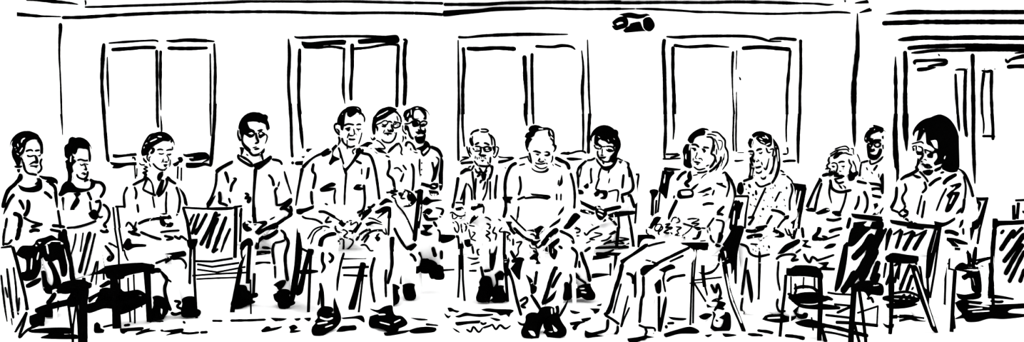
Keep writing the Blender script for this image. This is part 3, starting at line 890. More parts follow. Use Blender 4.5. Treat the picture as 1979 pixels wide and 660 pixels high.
person('p3', 'person with tied-back hair and an open pointed shirt collar, hands together', 6.7,
    (311, 256, 329, 24, 6), [(258, 346, 358, 0, .06), (262, 346, 380, 0, .09), (262, 346, 415, 0, .105), (256, 350, 455, 0, .115)],
    [[(262, 366, 0), (247, 420, 0), (310, 424, -.28), (328, 420, -.30, 35)], [(346, 366, 0), (356, 415, 0), (332, 432, -.26), (316, 426, -.32, 35)]],
    [[(275, 468, 0), (300, 502, -.42), (310, 612, 6.18, 10)], [(330, 470, 0), (348, 490, -.40), (365, 606, 6.3, 15)]], 'shirt', '''
@I F 136,290 150,225 185,150 235,86 300,68 370,64 440,85 478,125 460,165 400,160 350,182 290,215 255,248 215,300 200,322 150,336; W 11 168,268 180,225 205,182; W 9 240,172 275,155 320,136; W 9 330,110 375,116; W 6 205,155 245,98; 26 256,245 282,262 268,290 242,310; 16 222,305 206,340 210,375 240,402; 12 248,340 228,355 236,385; 22 162,355 170,380 205,415; 13 228,420 248,465; 13 112,415 140,440 182,434
20 165,450 212,468 165,485 212,510 155,530 200,550 170,580 190,600; 14 318,268 355,258 395,266; 15 425,272 470,262 502,266; 13 338,308 370,315 405,306; 17 438,315 460,322 488,312; 9 430,320 458,370 450,398; 18 408,405 445,406; 8 398,362,6 372,418,4; 8 393,380 398,415; F 395,434 445,434 432,450 425,465 402,458; 17 270,420 310,465 360,495 410,498 438,468,6; 15 478,155 492,170 488,185; 12 500,225 504,268,6; 8 476,375 476,430 460,466
22 392,520 355,555 342,620
@A 13 840,330,18 840,370 800,395 768,412; 9 850,365 880,400 892,462; 13 852,372 826,440,8; 12 828,438 870,458 905,472; 26 942,340 925,362 922,388,16; F 936,378 952,382 930,470 905,462 918,420; 11 962,370 968,400 945,450 915,480; 14 968,362 990,385 1022,405; 8 884,475 896,545; 10 966,448 962,520 964,575; 12 738,420 718,470 722,545; 10 778,420 790,455 785,495; 10 795,520 802,572; 12 1022,420 1042,490 1035,560 1022,590,5; F 1038,425 1072,465 1088,530 1070,520 1062,480
14 800,637 850,615 932,602; F 928,578 960,574 990,590 996,605 950,610 965,625 1005,632 992,655 940,648 926,620; f 952,612 968,608 985,622 980,632 962,630; 9 728,655 745,628 775,655 790,622
@a 14 765,0 790,8 760,30 815,42; 14 740,20 770,28 812,44; 13 812,22 880,50 936,66; 10 928,25 980,18 1042,14; 13 950,45 1002,58 962,70; 12 1008,45 1040,62 1050,48 1085,72; F 708,105 738,60 758,68 760,90 800,92 848,96 845,106 780,112 738,130; 9 720,125 728,160 750,200 778,226
12 900,205 960,182 1012,160; F 955,150 1030,138 1070,134 1078,160 1040,168 1000,180 960,206 958,190 1000,160; 10 998,180 1050,178 1078,210 1074,238; 18 930,248,10 952,275 968,300 955,350 965,410 990,480; 10 955,285 995,314
F 884,400 905,392 935,396 965,418 962,470 950,525 932,525 920,480 930,450 905,450; f 932,465 942,470 938,500 932,490; 15 990,490 1015,500 1052,490; F 1040,490 1090,464 1160,476 1150,512 1080,516 1055,505; 15 1008,422 1045,430 1028,455 1072,475
'''.replace('\n20 165', '\n16 165'), (.025, .95, .74))

person('p4', 'person with short dark hair in a high-collared zipped jacket, looking down', 7.1,
    (491, 219, 301, 12, 14), [(424, 540, 330, 0, .07), (428, 540, 355, 0, .10), (436, 534, 390, 0, .11), (440, 532, 440, 0, .12)],
    [[(430, 338, 0), (412, 392, -.02), (475, 438, -.30), (500, 440, -.36)], [(538, 338, 0), (560, 392, -.02), (515, 440, -.30), (490, 440, -.38)]],
    [[(465, 452, 0), (480, 460, -.42), (472, 590, 0, -5)], [(520, 452, 0), (543, 458, -.42), (548, 590, 0, 15)]], 'jacket', '''
@J F 195,262 210,185 262,135 300,82 380,72 430,74 470,95 500,95 525,115 522,152 505,188 535,205 542,250 525,282 512,262 500,195 470,185 455,152 430,192 370,155 310,152 288,142 290,200 318,258 345,268 305,300 245,330 238,400 270,450 325,500 325,532 285,520 225,440 215,350 200,312; W 9 482,130 494,130; 26 300,510 340,560 380,568 440,550 475,520 487,485,8; 18 178,270,10 180,340 212,405,24; F 245,320 300,285 345,268 375,290 378,320 352,355 320,366 285,345; f 302,316 340,300 360,318 335,328; F 400,282 450,264 472,272 452,290 490,310 500,330 470,350 440,372 420,360 422,332 412,310 432,300; f 426,316 448,300 466,318 440,330; 22 388,305,16 395,360 415,415 375,432; 9 348,480 375,478 398,470; F 365,500 400,480 434,494 405,505 380,508; 10 502,320 518,345 515,385 495,438,4; F 195,475 248,482 235,550 214,576 210,510; 11 274,555 298,573; 22 450,542 470,625
@B 14 182,292 188,320 250,358 272,355; 11 190,300 235,325 265,352; F 268,350 330,325 368,300 376,318 330,360 298,382 276,370; 13 375,322 420,332 437,355; F 48,385 70,368 130,335 152,330 148,345 90,378 55,405; 13 55,400 50,470 25,545 -2,588; F -2,585 25,555 50,532 20,590 0,606; 16 105,392,20 118,430 124,462,10; 14 150,432,8 168,436 145,470 136,512; 18 72,508 76,555 70,578,24; 12 66,575 95,580 122,592; 10 126,545 136,578; 14 218,518 240,528 222,548 250,545 235,576,22; 16 282,372,18 275,470 270,560,12 272,662,24; 14 355,410 378,435 388,478; 8 420,450 412,482; 12 410,485 395,505 402,550 405,592; 12 400,590 440,580 490,548; F 425,600 470,570 490,545 492,572 450,612; 10 448,390,8 465,450 490,525,5; 14 482,590 490,622 468,658
@b F 355,95 380,78 410,85 385,105 400,116 412,130 380,140 358,120; 20 422,-5 424,50 430,104; 16 430,95 492,88 460,118 432,150; F 428,138 470,125 520,100 555,90 560,122 500,132 450,158; 16 570,10 605,8 640,40 600,68 545,105 515,122; 7 513,72 545,55; 18 480,168 448,200 438,244,26; F 465,175 520,150 555,128 562,146 520,178 490,188; 13 468,232 505,238 525,252; 11 540,206 575,200 603,190; 14 576,130 600,152 606,190; 13 540,206 530,250 540,332; 13 543,338 545,412,7; 17 598,165 622,205 604,280 608,360 618,428; F 534,450 575,425 606,424 602,448 570,482 555,462; F 534,505 570,490 588,500 612,478 625,520 662,552 630,572 590,566 545,540
F 325,545 360,525 430,545 400,562 355,560; F 340,450 375,455 395,500 440,495 445,515 420,525 360,520 335,480
''', (.025, .93, .78))

person('p6', 'clean-shaven person in glasses with a dark side fringe, behind the tall shirted person', 7.2,
    (749, 208, 276, 6, 0), [(712, 790, 300, 0, .07), (722, 795, 325, 0, .10), (730, 795, 350, 0, .105), (732, 795, 400, 0, .11)],
    [[(718, 306, 0), (724, 352, 0), (768, 378, -.25), (785, 380, -.30)], [(790, 306, 0), (800, 352, -.02), (790, 378, -.22), (775, 380, -.30)]],
    [[(738, 432, 0), (765, 432, -.40), (757, 586, 6.8, 0)], [(768, 432, 0), (790, 445, -.38), (790, 574, 7.05, 10)]], 'shirt', '''
@L F 248,190 300,130 360,86 430,65 480,75 527,98 515,106 460,90 432,105 480,106 500,122 430,165 390,195 340,215 290,240 275,265 305,310 295,355 280,310 270,388 248,388 232,300; W 7 290,185 345,150; W 6 330,162 420,112; 14 540,152 565,190 576,250; 9 522,170 540,232
#glasses
12 280,275 340,250 368,230 400,226 418,242 408,268 370,280 350,262; 15 412,240 442,236 470,250; 14 480,260 500,245 552,252 558,290 500,312 480,290 482,262; 10 485,232 540,250 580,262
#
F 340,285 365,290 402,288 390,304 350,300; 11 490,282 510,262 532,262; 10 520,280 545,275; 16 458,265 462,300 480,345 430,350 415,322; F 440,330 480,335 478,360 430,355; 9 380,330 362,374; 14 370,380 420,373 468,382; F 398,385 432,385 420,404; 11 495,362 505,378; 14 342,440 378,475 450,480 500,432 522,360,9; F 215,408 240,438 262,412 280,440 240,458 222,440
13 280,450 330,480 385,548 300,544; F 258,542 330,555 405,608 360,600 310,590; F 412,600 440,550 490,510 515,485 550,480 555,500 520,515 470,565 430,600; F 58,540 130,500 180,474 235,480 242,496 205,508 180,545 235,548 100,560; 15 545,482 578,550 570,602 592,626; F 236,580 270,588 298,605 280,610 245,602; 15 388,630 440,652
@C 14 156,325 158,370 148,410 178,440 190,505; F 97,383 108,400 120,432 108,435 100,415; 8 182,376 208,372 232,396; F 240,398 244,410 228,455 218,450; 9 235,353 258,385; 12 285,345 298,382 296,470 290,505;  @3 18 333,77 440,65 512,53; 13 445,45 532,50 450,75 517,90 460,110 512,147; F 538,70 582,70 560,112 545,100; 15 622,38 570,130 622,137; F 598,28 660,45 720,90 750,150 720,200 670,234 598,232 660,205 690,170 655,160 638,110 650,70; 15 500,148 530,220 600,300 660,410 722,560 728,632
@c 14 785,-2 808,45 850,110 872,125; F 858,108 905,88 918,98 882,132; 14 876,150 898,165 912,195; F 748,332 785,325 818,345 790,366 758,360; F 742,378 800,374 817,405 802,440 760,444 738,415
''', (.02, .97, .74), fat=1.08)

person('p5', 'tall person in an open shirt with two chest pockets, hands clasped in lap', 6.5,
    (679, 208, 284, 10, 5), [(596, 724, 304, 0, .07), (600, 720, 330, 0, .105), (606, 716, 375, 0, .115), (604, 716, 430, 0, .125)],
    [[(604, 312, 0), (585, 390, -.03), (668, 436, -.36), (688, 436, -.44, 36), 1.15], [(718, 312, 0), (732, 378, 0), (700, 438, -.36), (680, 440, -.46, 36), 1.15]],
    [[(630, 450, 0), (634, 466, -.52), (631, 640, 5.72, -8)], [(695, 450, 0), (735, 466, -.52), (746, 634, 5.80, 22)]], 'shirt', '''
@K F 132,215 145,178 190,135 235,80 270,65 320,60 378,68 410,102 408,150 384,160 394,112 362,80 330,92 362,120 340,150 280,188 252,175 246,130 290,92 240,115 225,145 210,260 195,342 172,332 165,285 130,268; W 7 178,160 195,150; 20 130,255,26 98,285 112,345 160,398; 11 122,318 150,350 158,382; 12 420,140 448,195 447,245; 19 208,288 255,265 328,276; 16 350,278 385,268 412,275; 14 218,325 285,305; F 228,320 282,328 262,352 240,340; 11 350,318 378,328 408,323; 12 368,330 382,352; 10 320,320 332,380 318,402; 14 265,388 275,400 320,402; 11 268,368 245,432; 20 260,440 300,446 342,442; 9 345,375 358,397; 17 182,425,22 200,480 255,525 300,532 338,515; 9 417,362 404,430 378,502; 22 145,408 158,455 138,515,6; 9 242,448 246,560; 18 142,535 165,600 170,662; 13 345,545 308,578 322,622; 9 305,590 330,610
@B F 728,275 722,262 748,235 756,244 735,272 732,300 770,320 740,335 715,357 706,346 722,310; 9 763,252 778,300 793,352; F 868,258 896,275 860,330 815,385 800,408 785,350 802,375 850,318; W 6 862,285 830,335; 14 870,260 895,280 905,262; 10 808,400 800,500 797,588; 10 790,370 812,408; 14 880,255 900,285 945,300 970,360 985,440 1000,555; 13 862,330 898,348; F 658,285 700,258 712,264 690,280 660,295; 11 552,372,20 600,325 650,295 722,276; 18 665,302 715,280; 14 552,372,22 545,410 528,500,10 514,592,6; 14 618,345 611,390 628,415 614,495; 14 605,505 606,545 612,585; F 518,612 570,605 620,588 618,605 560,632 545,642 520,636; F 655,492 690,470 725,456 748,466 738,478 700,485 748,490 710,506 660,510; 10 745,495 738,540 742,582; 9 682,578 702,586; F 848,490 868,468 898,470 885,482 908,490 890,502 855,498; 12 910,468 916,555 905,612 870,632; F 930,370 944,368 936,430 922,440; 8 897,375 897,412; F 998,582 1015,565 1042,548 1078,572 1045,572 1015,588; 20 880,652 915,632 955,612; F 975,632 1020,598 1062,598 1068,625 1066,662 1046,662 1048,622 990,638; 14 930,598 950,600 975,580; 15 645,625 685,628 745,660
@5 15 153,60 200,45 300,95 412,162; 22 275,105 235,170 307,165; 20 -40,100 0,125 120,145 202,192; F 383,185 420,143 442,175 472,185 435,227; 14 470,175 535,155 525,205 590,170 605,210 540,292; 20 345,213 365,275 422,295; 14 415,265 450,260 490,295 445,340 530,370 555,400 520,460 460,512; 26 652,173 570,297; 20 500,270 550,280 540,312; 16 400,432 390,380 440,370 445,440 440,512; 18 398,520 482,525
24 588,387 640,310 720,260 762,265; 20 650,387 720,310 800,270 902,265; 20 680,412 740,320; 18 820,340 860,300; F 803,350 840,335 872,360 840,397; 13 890,275 940,312 930,240; 15 638,440 700,440 750,500 792,500; F 698,185 790,165 897,205 800,190 720,217; 14 728,125 780,130 887,180; 24 643,147 767,33; F 808,45 930,0 990,0 985,40 960,45 940,60 830,132 900,50 820,62; 20 975,30 965,327; 15 600,68 690,35
13 287,236 210,220 100,260 25,372; 14 200,235 110,300 60,432; 9 212,277 237,260
@b F 793,222 805,180 850,150 890,144 900,160 850,172 828,190 818,228; 16 822,258 818,310 830,345 812,382,6; 15 855,262 880,290 865,318 855,310; 12 945,262 925,330 910,420 905,486,5; F 800,440 812,438 828,500 828,600 812,580 806,500; 9 805,480 795,568;
@c 20 770,50 772,120 778,140; 15 672,168 652,250 656,340 672,432; 17 780,50 772,130 772,220 748,325; 12 740,238 735,300 738,402
F 310,572 335,558 325,540 342,520 338,490 368,455 422,458 432,480 402,500 440,490 460,470 476,510 472,545 440,582 400,592 350,602 315,594; W 7 350,516 395,530 430,520; W 6 340,555 400,545; W 5 385,575 430,560; F 440,402 452,440 466,485 440,502 434,432
F 645,512 690,500 740,510 735,492 690,490 645,468 690,475 728,455 772,448 778,480 792,505 832,512 862,552 822,578 760,592 700,582 650,575 638,550; W 6 785,548 822,530; W 6 690,502 735,500; W 5 700,545 760,560
''', (.015, .99, .74))

person('p7', 'bearded person with curly hair and heavy glasses, in a jacket with dark buttons', 7.6,
    (808, 206, 277, 20, 0), [(789, 850, 290, 0, .07), (790, 851, 312, 0, .09), (795, 851, 335, 0, .095), (795, 850, 400, 0, .10)],
    [[(794, 298, 0), (792, 350, 0), (826, 362, -.24), (842, 362, -.28)], [(846, 298, 0), (851, 345, 0), (845, 362, -.22), (832, 364, -.28)]],
    [[(808, 428, 0), (818, 430, -.42), (820, 524, 7.4, 10)], [(838, 428, 0), (846, 432, -.42), (842, 536, 7.45, 15)]], 'jacket', '''
@L F 595,168 610,120 650,95 680,85 720,65 772,58 796,80 802,100 840,105 862,130 864,212 828,205 846,180 815,132 770,92 725,112 720,198 782,200 705,218 690,190 660,195 652,242 622,222; W 9 640,182 660,140; W 5 688,100 690,160; W 8 740,84 770,82
#glasses
15 605,265 670,258 700,235 760,225 790,245 780,275 720,292 700,262; 13 795,250 830,230 872,245 860,272 840,288 800,290 792,255
#
F 692,246 752,234 772,258 745,284 715,293 700,268; F 800,270 840,258 848,280 815,292; 14 590,280 588,330 612,368 638,386; F 615,278 650,292 668,350 690,410 716,428 712,448 688,440 660,402 650,355 630,332 622,352 610,320; 12 790,285 800,330 828,345; F 735,358 772,348 765,325 830,340 850,308 862,340 848,384 800,378 770,388; F 725,412 760,400 822,406 838,385 858,385 850,440 830,482 770,492 740,462; W 7 752,410 785,402 822,400; W 5 795,362 825,360
16 588,400 598,430 585,482,6; 18 618,405 628,445; F 612,520 625,475 670,465 722,512 748,575 720,562 690,502 650,490 635,532; F 742,550 830,510 848,460 890,480 912,540 882,600 828,642 800,600 798,572; f 818,592 885,535 890,555 830,612
10 680,540 690,585 765,600
@C 17 395,248 440,270 464,312; F 455,308 470,330 468,400 466,480 450,502 444,420 450,380; F 400,338 412,338 420,370 442,330 425,308 446,318 440,380 422,440 400,452 412,400; 9 333,318 330,440; 16 345,340 346,348; 16 345,378 344,386; 16 340,408 341,416; 12 228,285 265,270 272,318; 18 298,482 340,465 400,478 442,464; F 385,472 420,458 442,478 422,496 395,492; W 5 405,475 425,480; F 385,500 440,510 446,526 400,532;  14 305,512 345,500
@3 F 813,170 870,118 912,150 1000,150 1047,160 930,180 870,214 820,202; F 818,300 880,253 937,280 880,340 890,360 1002,360 990,382 880,397 840,360; 22 970,243,10 1057,270 1020,357,30; F 813,443 937,450 870,520 932,550 870,572 798,547 798,513 850,505; 22 945,403 987,467; 17 990,498 1020,530 1015,642; F 1030,558 1197,565 1180,610 1090,650 1030,642
@c F 893,228 940,215 945,195 1000,185 1035,210 1020,235 950,246 915,264; F 985,262 1005,240 1030,232 1065,220 1072,245 1068,268 1040,286 1000,294; 12 1065,245 1145,240,5;  20 1008,110 1025,168; 16 1060,130 1060,182;  14 930,138 945,195
''', (.02, 1.0, .74))

person('p8', 'bald person with glasses, a moustache and a tie, seated against the third window', 7.1,
    (934, 250, 321, -4, 0), [(890, 984, 340, 0, .07), (896, 975, 362, 0, .10), (898, 972, 395, 0, .11), (898, 972, 430, 0, .11)],
    [[(897, 348, 0), (885, 392, 0), (902, 404, -.28), (918, 404, -.36)], [(975, 348, 0), (972, 392, 0), (940, 398, -.28), (922, 402, -.36)]],
    [[(908, 448, 0), (908, 452, -.44), (936, 578, 6.9, -5)], [(958, 448, 0), (950, 454, -.44), (962, 578, 6.95, 10)]], 'jacket', '''
@M 22 115,155 150,115 218,90; 13 232,85 290,84 325,104 295,118 228,115; 24 118,180 116,230 142,282; 10 138,160 135,220 152,268; 13 322,130 358,190 368,275; 15 345,148 390,200 404,285; 15 72,282 85,340 115,412; 13 100,290 105,340 132,382; 13 408,288 440,300 430,360 395,415 375,392; 11 405,322 382,385; F 368,288 402,280 406,320 386,338; 22 165,268 190,252 218,240; 22 268,245 300,250 338,272
#glasses
13 165,285 228,290 232,332 160,342; F 260,292 310,280 360,298 366,330 320,352 280,346 264,320; 12 228,292 265,300
#
W 9 290,310 322,305; W 6 295,328 335,330; 9 178,315 202,320; 13 140,300 160,332; 18 225,290 238,340 215,388; F 203,375 240,380 302,385 288,402 235,402; 8 172,395 168,432; 8 190,408 196,440; 8 212,405 220,432; 8 238,408 246,432; 8 268,405 275,430; 8 284,410 298,436; F 232,445 278,443 255,467; 18 155,448 192,495 240,512 322,514 348,488; 17 350,405 344,482; 13 312,460 325,492
13 165,538 195,592; 17 212,530 246,572; 14 310,520 280,582; F 340,503 380,510 376,580 355,640 330,612 366,590 356,545; F 258,605 300,600 292,640 270,662 263,640; 22 232,598 190,640; F 0,575 60,535 110,545 132,565 70,575 20,605 -5,612; 17 158,500 125,562; 13 125,510 85,530
@C 15 556,425 545,500 524,605,6; 11 638,390 645,460 655,558; 9 612,462 632,500 636,560; 9 605,458 570,560; 12 592,492 588,590; 11 660,430 650,552; F 688,408 718,405 712,442 698,448; 11 692,440 682,462; 8 728,432 720,510 698,562; 9 742,448 742,562; 12 755,360 750,400 735,440; 13 782,410 772,500 772,552; 12 655,388 672,400 692,392 700,404 725,385; 9 715,450 700,500
@1 F 80,20 100,-5 112,0 108,40 95,75 75,65; 18 120,5 205,10 215,40; F 120,70 200,55 218,78 185,92 130,97; 14 55,130 85,118 130,150 180,165 230,150 235,112; 14 85,130 90,190 110,195 150,165; 12 165,185 185,190 200,175
F 298,60 340,30 430,15 442,50 380,70 330,97 300,82; 16 430,35 450,60 445,135; F 283,264 300,200 340,153 387,165 360,195 320,230; 10 255,235 280,265 348,280; 13 85,232 108,245; 13 110,220 140,240 160,300 150,350; 13 105,285 120,330 150,357; 13 185,250 195,330 200,358; 13 215,245 245,265 250,300 230,342; 11 240,260 246,322; 14 455,172 500,185 536,215
16 480,245 525,270 515,305 500,310; 16 475,325 520,360 475,385 515,420 525,450 505,452; 16 582,283 555,350 595,370 583,445; 14 275,310 295,412; 13 315,345 350,360 295,425; 12 295,425 362,450; F 223,440 290,433 292,480 322,495 260,522 230,490; 20 315,505 330,602; 16 402,545 375,560 385,610 402,615; 12 615,195 652,216; 14 520,540 520,600 555,640; F 555,610 602,508 602,560 585,628
@d F 302,168 340,175 375,172 360,184 330,180; 7 328,212 382,198; 10 318,248 364,248;  F 438,150 472,148 470,200 455,245 440,230; 14 388,222 402,285; 14 405,250 445,245; F 378,312 400,280 442,284 456,330 462,380 444,402 435,432 402,402 386,350; F 468,270 500,248 522,262 516,302 490,302 486,360 456,392 460,350 476,322; F 440,420 490,380 522,386 512,420 470,432
''', (.02, 1.02, 1.0), hcol='skin')

person('p9', 'large balding person in a round-necked sweater, head bowed, hands between the knees', 6.4,
    (1045, 246, 324, 2, 18), [(992, 1096, 322, 0, .075), (990, 1098, 345, 0, .115), (984, 1104, 390, 0, .125), (982, 1106, 430, 0, .135)],
    [[(996, 330, 0), (984, 395, 0), (1022, 450, -.40), (1034, 470, -.46, 30), 1.1], [(1092, 330, 0), (1106, 398, 0), (1056, 452, -.40), (1040, 470, -.48, 30), 1.1]],
    [[(1010, 458, 0), (1000, 478, -.56), (1030, 644, 5.64, -12)], [(1082, 458, 0), (1090, 478, -.56), (1068, 642, 5.66, 14)]], 'sweater', '''
@M F 788,90 808,55 860,38 910,45 950,65 1010,66 1060,88 1088,130 1092,220 1096,265 1112,270 1112,310 1085,352 1075,350 1094,310 1082,280 1062,270 1076,250 1060,215 1032,195 1058,190 1022,160 1014,120 1022,92 960,96 900,105 870,120 852,165 810,185 832,200 800,240 780,302 760,305 748,235 765,190 745,175 768,130 800,115; W 8 1040,100 1062,155; W 6 905,82 960,82; W 5 1045,165 1075,200
10 762,300 788,348; 18 795,355 812,420 822,472; 12 780,410 798,450 830,482; F 833,345 870,330 936,355 930,367 880,356; F 866,375 915,376 900,392; F 968,355 1000,340 1038,355 1042,385 1002,402 970,385 1010,380 1018,362; F 894,455 905,430 918,415 926,435 912,455; 12 905,460 940,466 972,455; 15 975,430 992,446; 12 878,480 930,490 988,478; 12 870,465 880,492; 14 990,475 1012,490; 11 858,500 910,536 960,540 1008,518; 12 1070,390 1065,440 1048,474; 13 1068,488 1078,512; F 823,525 860,560 930,574 985,560 1010,535 1026,545 1002,580 940,592 880,582 830,552
13 678,428 740,412 792,398; 17 678,505 750,486; F 1098,402 1150,435 1200,462 1200,480 1140,462 1100,425; 12 1090,485 1120,500 1168,522
@C 16 896,342 862,362 838,410 828,460 828,520 832,600 820,662; F 812,540 872,540 858,560 862,578 822,562; 12 912,418 919,480 906,532; 12 898,557 945,538; F 975,520 1030,525 1086,532 1085,550 1010,545 1050,538 985,530; 10 940,548 1010,542 1080,552; 10 908,593 900,662
@D 18 218,252 285,285 302,322; 12 308,340 325,400 333,470 330,548; F 258,348 262,400 240,418 250,380; 6 240,380 235,412; 8 227,460 228,500; 8 253,460 252,502; F 270,532 265,560 235,588 248,558; F 252,600 240,628 185,658 200,638; F 280,642 330,575 365,592 350,612 300,662 268,662
@1 14 665,290 630,340 690,345; 18 700,340 755,370 720,400 757,446; 22 790,420 790,506; 16 820,470 890,460 850,530 850,590 820,632; F 703,225 775,230 760,260 780,310 822,360 800,380 770,340; 18 820,345 900,395 992,450; 18 755,150 840,240 942,337; 9 856,44 830,217
F 948,325 1040,310 1110,273 1157,310 1090,380 1100,422 1040,420 1060,370 1030,345; 16 985,375 1020,370 1050,400; F 1003,440 1060,450 1112,435 1040,502 1000,480; 10 980,490 1000,530 1050,540 1070,592; 24 1182,438 1080,527 1050,490; F 983,642 1040,598 1077,625 1040,662 990,664
@d 13 555,2 582,32; 14 578,-2 640,55 692,76; 28 835,5 790,40 742,100; 12 690,130 716,150 708,172; F 675,170 712,162 722,190 735,206 705,208 712,192; F 748,132 790,90 838,58 842,80 810,112 832,135 815,182 790,160 782,140; 13 838,103 862,120; 15 845,15 908,48 928,92
15 912,110 945,150 935,232; 12 958,188 960,232; 18 560,130 588,182; 20 565,195 610,180 640,185; F 560,235 598,190 632,178 618,250 610,300; 14 540,60 560,75; 15 538,232,24 570,300 592,400 622,508; F 648,268 685,298 692,328 712,340 706,372 680,380 672,330; 16 712,248 702,330; W 6 678,322 688,316; 16 678,385 702,420 732,468; 14 612,425 650,402 655,425 625,452 650,462; 22 822,222 792,300 772,370 746,442; F 815,222 835,225 832,242 810,240; 18 855,255 830,290 800,348; F 828,358 810,410 770,436 742,444 790,395; 26 884,312 884,360 876,420; F 898,408 880,460 850,512 835,516 862,465; 12 905,265 912,300 900,338
F 600,540 640,552 680,502 720,490 735,462 800,456 842,500 800,502 760,530 745,560 732,592 720,642 690,648 652,612 640,572 612,560; f 663,595 692,598 705,625 682,620; F 758,552 800,532 850,545 876,605 862,630 810,642 742,625 760,590; f 802,560 832,592 815,600; f 780,600 805,598 800,605; F 820,455 838,450 842,490 828,500; W 6 798,465 800,498; W 5 818,462 820,490
''', (.02, 1.02, 1.0), hcol='skin', fat=1.1, ar=(.062, .052, .038))

person('p10', 'curly dark-haired person in glasses and a zipped top, hands folded, looking down', 7.1,
    (1167, 246, 316, -18, 10), [(1124, 1212, 320, 0, .07), (1122, 1216, 345, 0, .10), (1122, 1216, 380, 0, .11), (1120, 1214, 425, 0, .115)],
    [[(1128, 328, 0), (1117, 385, 0), (1148, 406, -.30), (1166, 410, -.36)], [(1212, 328, 0), (1220, 382, 0), (1180, 404, -.30), (1164, 412, -.38)]],
    [[(1140, 446, 0), (1118, 452, -.44), (1098, 574, 6.95, -10)], [(1195, 446, 0), (1132, 462, -.44), (1130, 574, 6.95, 10)]], 'jacket', '''
@N F 530,250 535,172 568,110 612,65 665,45 700,80 790,95 810,130 806,160 832,220 836,290 802,370 782,440 740,472 720,455 745,380 770,330 776,290 740,302 760,270 730,250 700,256 660,225 620,215 600,200 572,230 592,260 612,266 560,276; W 7 575,170 595,182; W 6 690,205 700,225; W 6 755,190 768,205
#glasses
13 530,262 542,300 600,316 612,280 560,268; 10 612,290 668,286; 13 665,285 720,284 752,300 762,330 710,345 668,322
#
14 578,270 602,292; F 690,312 730,318 750,330 720,338 690,328; 9 625,310 622,365 610,387; 12 603,386 638,390; F 588,405 672,405 652,424 610,424; 18 568,335 575,395 618,450; F 725,395 745,375 742,440 700,472 630,466 640,452 690,455; 18 625,440 642,492; F 553,418 600,480 640,515 690,512 740,490 788,402 802,430 772,500 720,552 680,568 630,552 600,512 558,460
19 542,415 500,440 445,445; F 425,445 448,452 385,520 350,560 345,600 358,662 345,640 328,580 345,520; 10 385,520 360,640; 11 798,415 845,442 868,447; F 813,455 856,460 835,487; F 875,450 940,480 930,555 958,555 945,640 930,640 915,490; 16 612,528 590,590 578,655; 13 710,548 690,598; 16 485,540 498,540 490,590 492,652
@D 9 425,315 426,360 430,395 420,402; 9 475,370 455,432 478,440; 6 536,370 528,402; 12 616,348 608,432; F 383,418 408,400 412,425 395,432; 13 345,330 352,380 348,432; 14 640,300,18 660,350 672,420 652,452 600,470; 13 605,472 615,515; F 332,435 375,442 382,462 345,460; F 332,478 365,500 430,530 462,545 440,557 380,527 342,508; F 443,460 468,443 518,444 522,470 510,492 478,488 500,475 495,460 478,458 470,472 452,478; 8 525,450 582,443 578,510; F 342,550 400,556 448,572 440,582 380,572; F 450,535 478,532 488,550 510,556 520,580 490,612 472,610 455,580; W 5 470,555 500,568; W 5 465,575 495,590; 20 500,558 550,548 602,537; F 523,582 580,565 682,562 682,578 600,592 540,598; 10 528,600 555,620 578,645; 14 490,622 518,608; 14 640,480,8 655,470 680,545
@2 15 298,245 360,250 360,285 300,300 310,330 362,330; 18 413,288 440,320 490,270 592,218; 13 528,290 622,315 480,365 542,377; 12 433,417 492,390; 12 428,497 492,463; F 698,310 770,268 792,285 730,322; 16 608,392 680,375 732,330; 18 638,432 732,380; 9 500,195 520,212
@e 18 0,40 20,80; F 35,-10 65,5 50,12
@d 14 988,138 1025,112; 18 968,138 985,190 1005,240 1022,312; F 898,382 950,346 1000,332 1032,350 1000,375 1008,386 940,408 910,396; W 7 925,388 968,372 1000,375; 11 932,262 945,285 1000,322; 9 935,258 960,290; W 6 960,352 990,350
''', (.06, .92, .74))
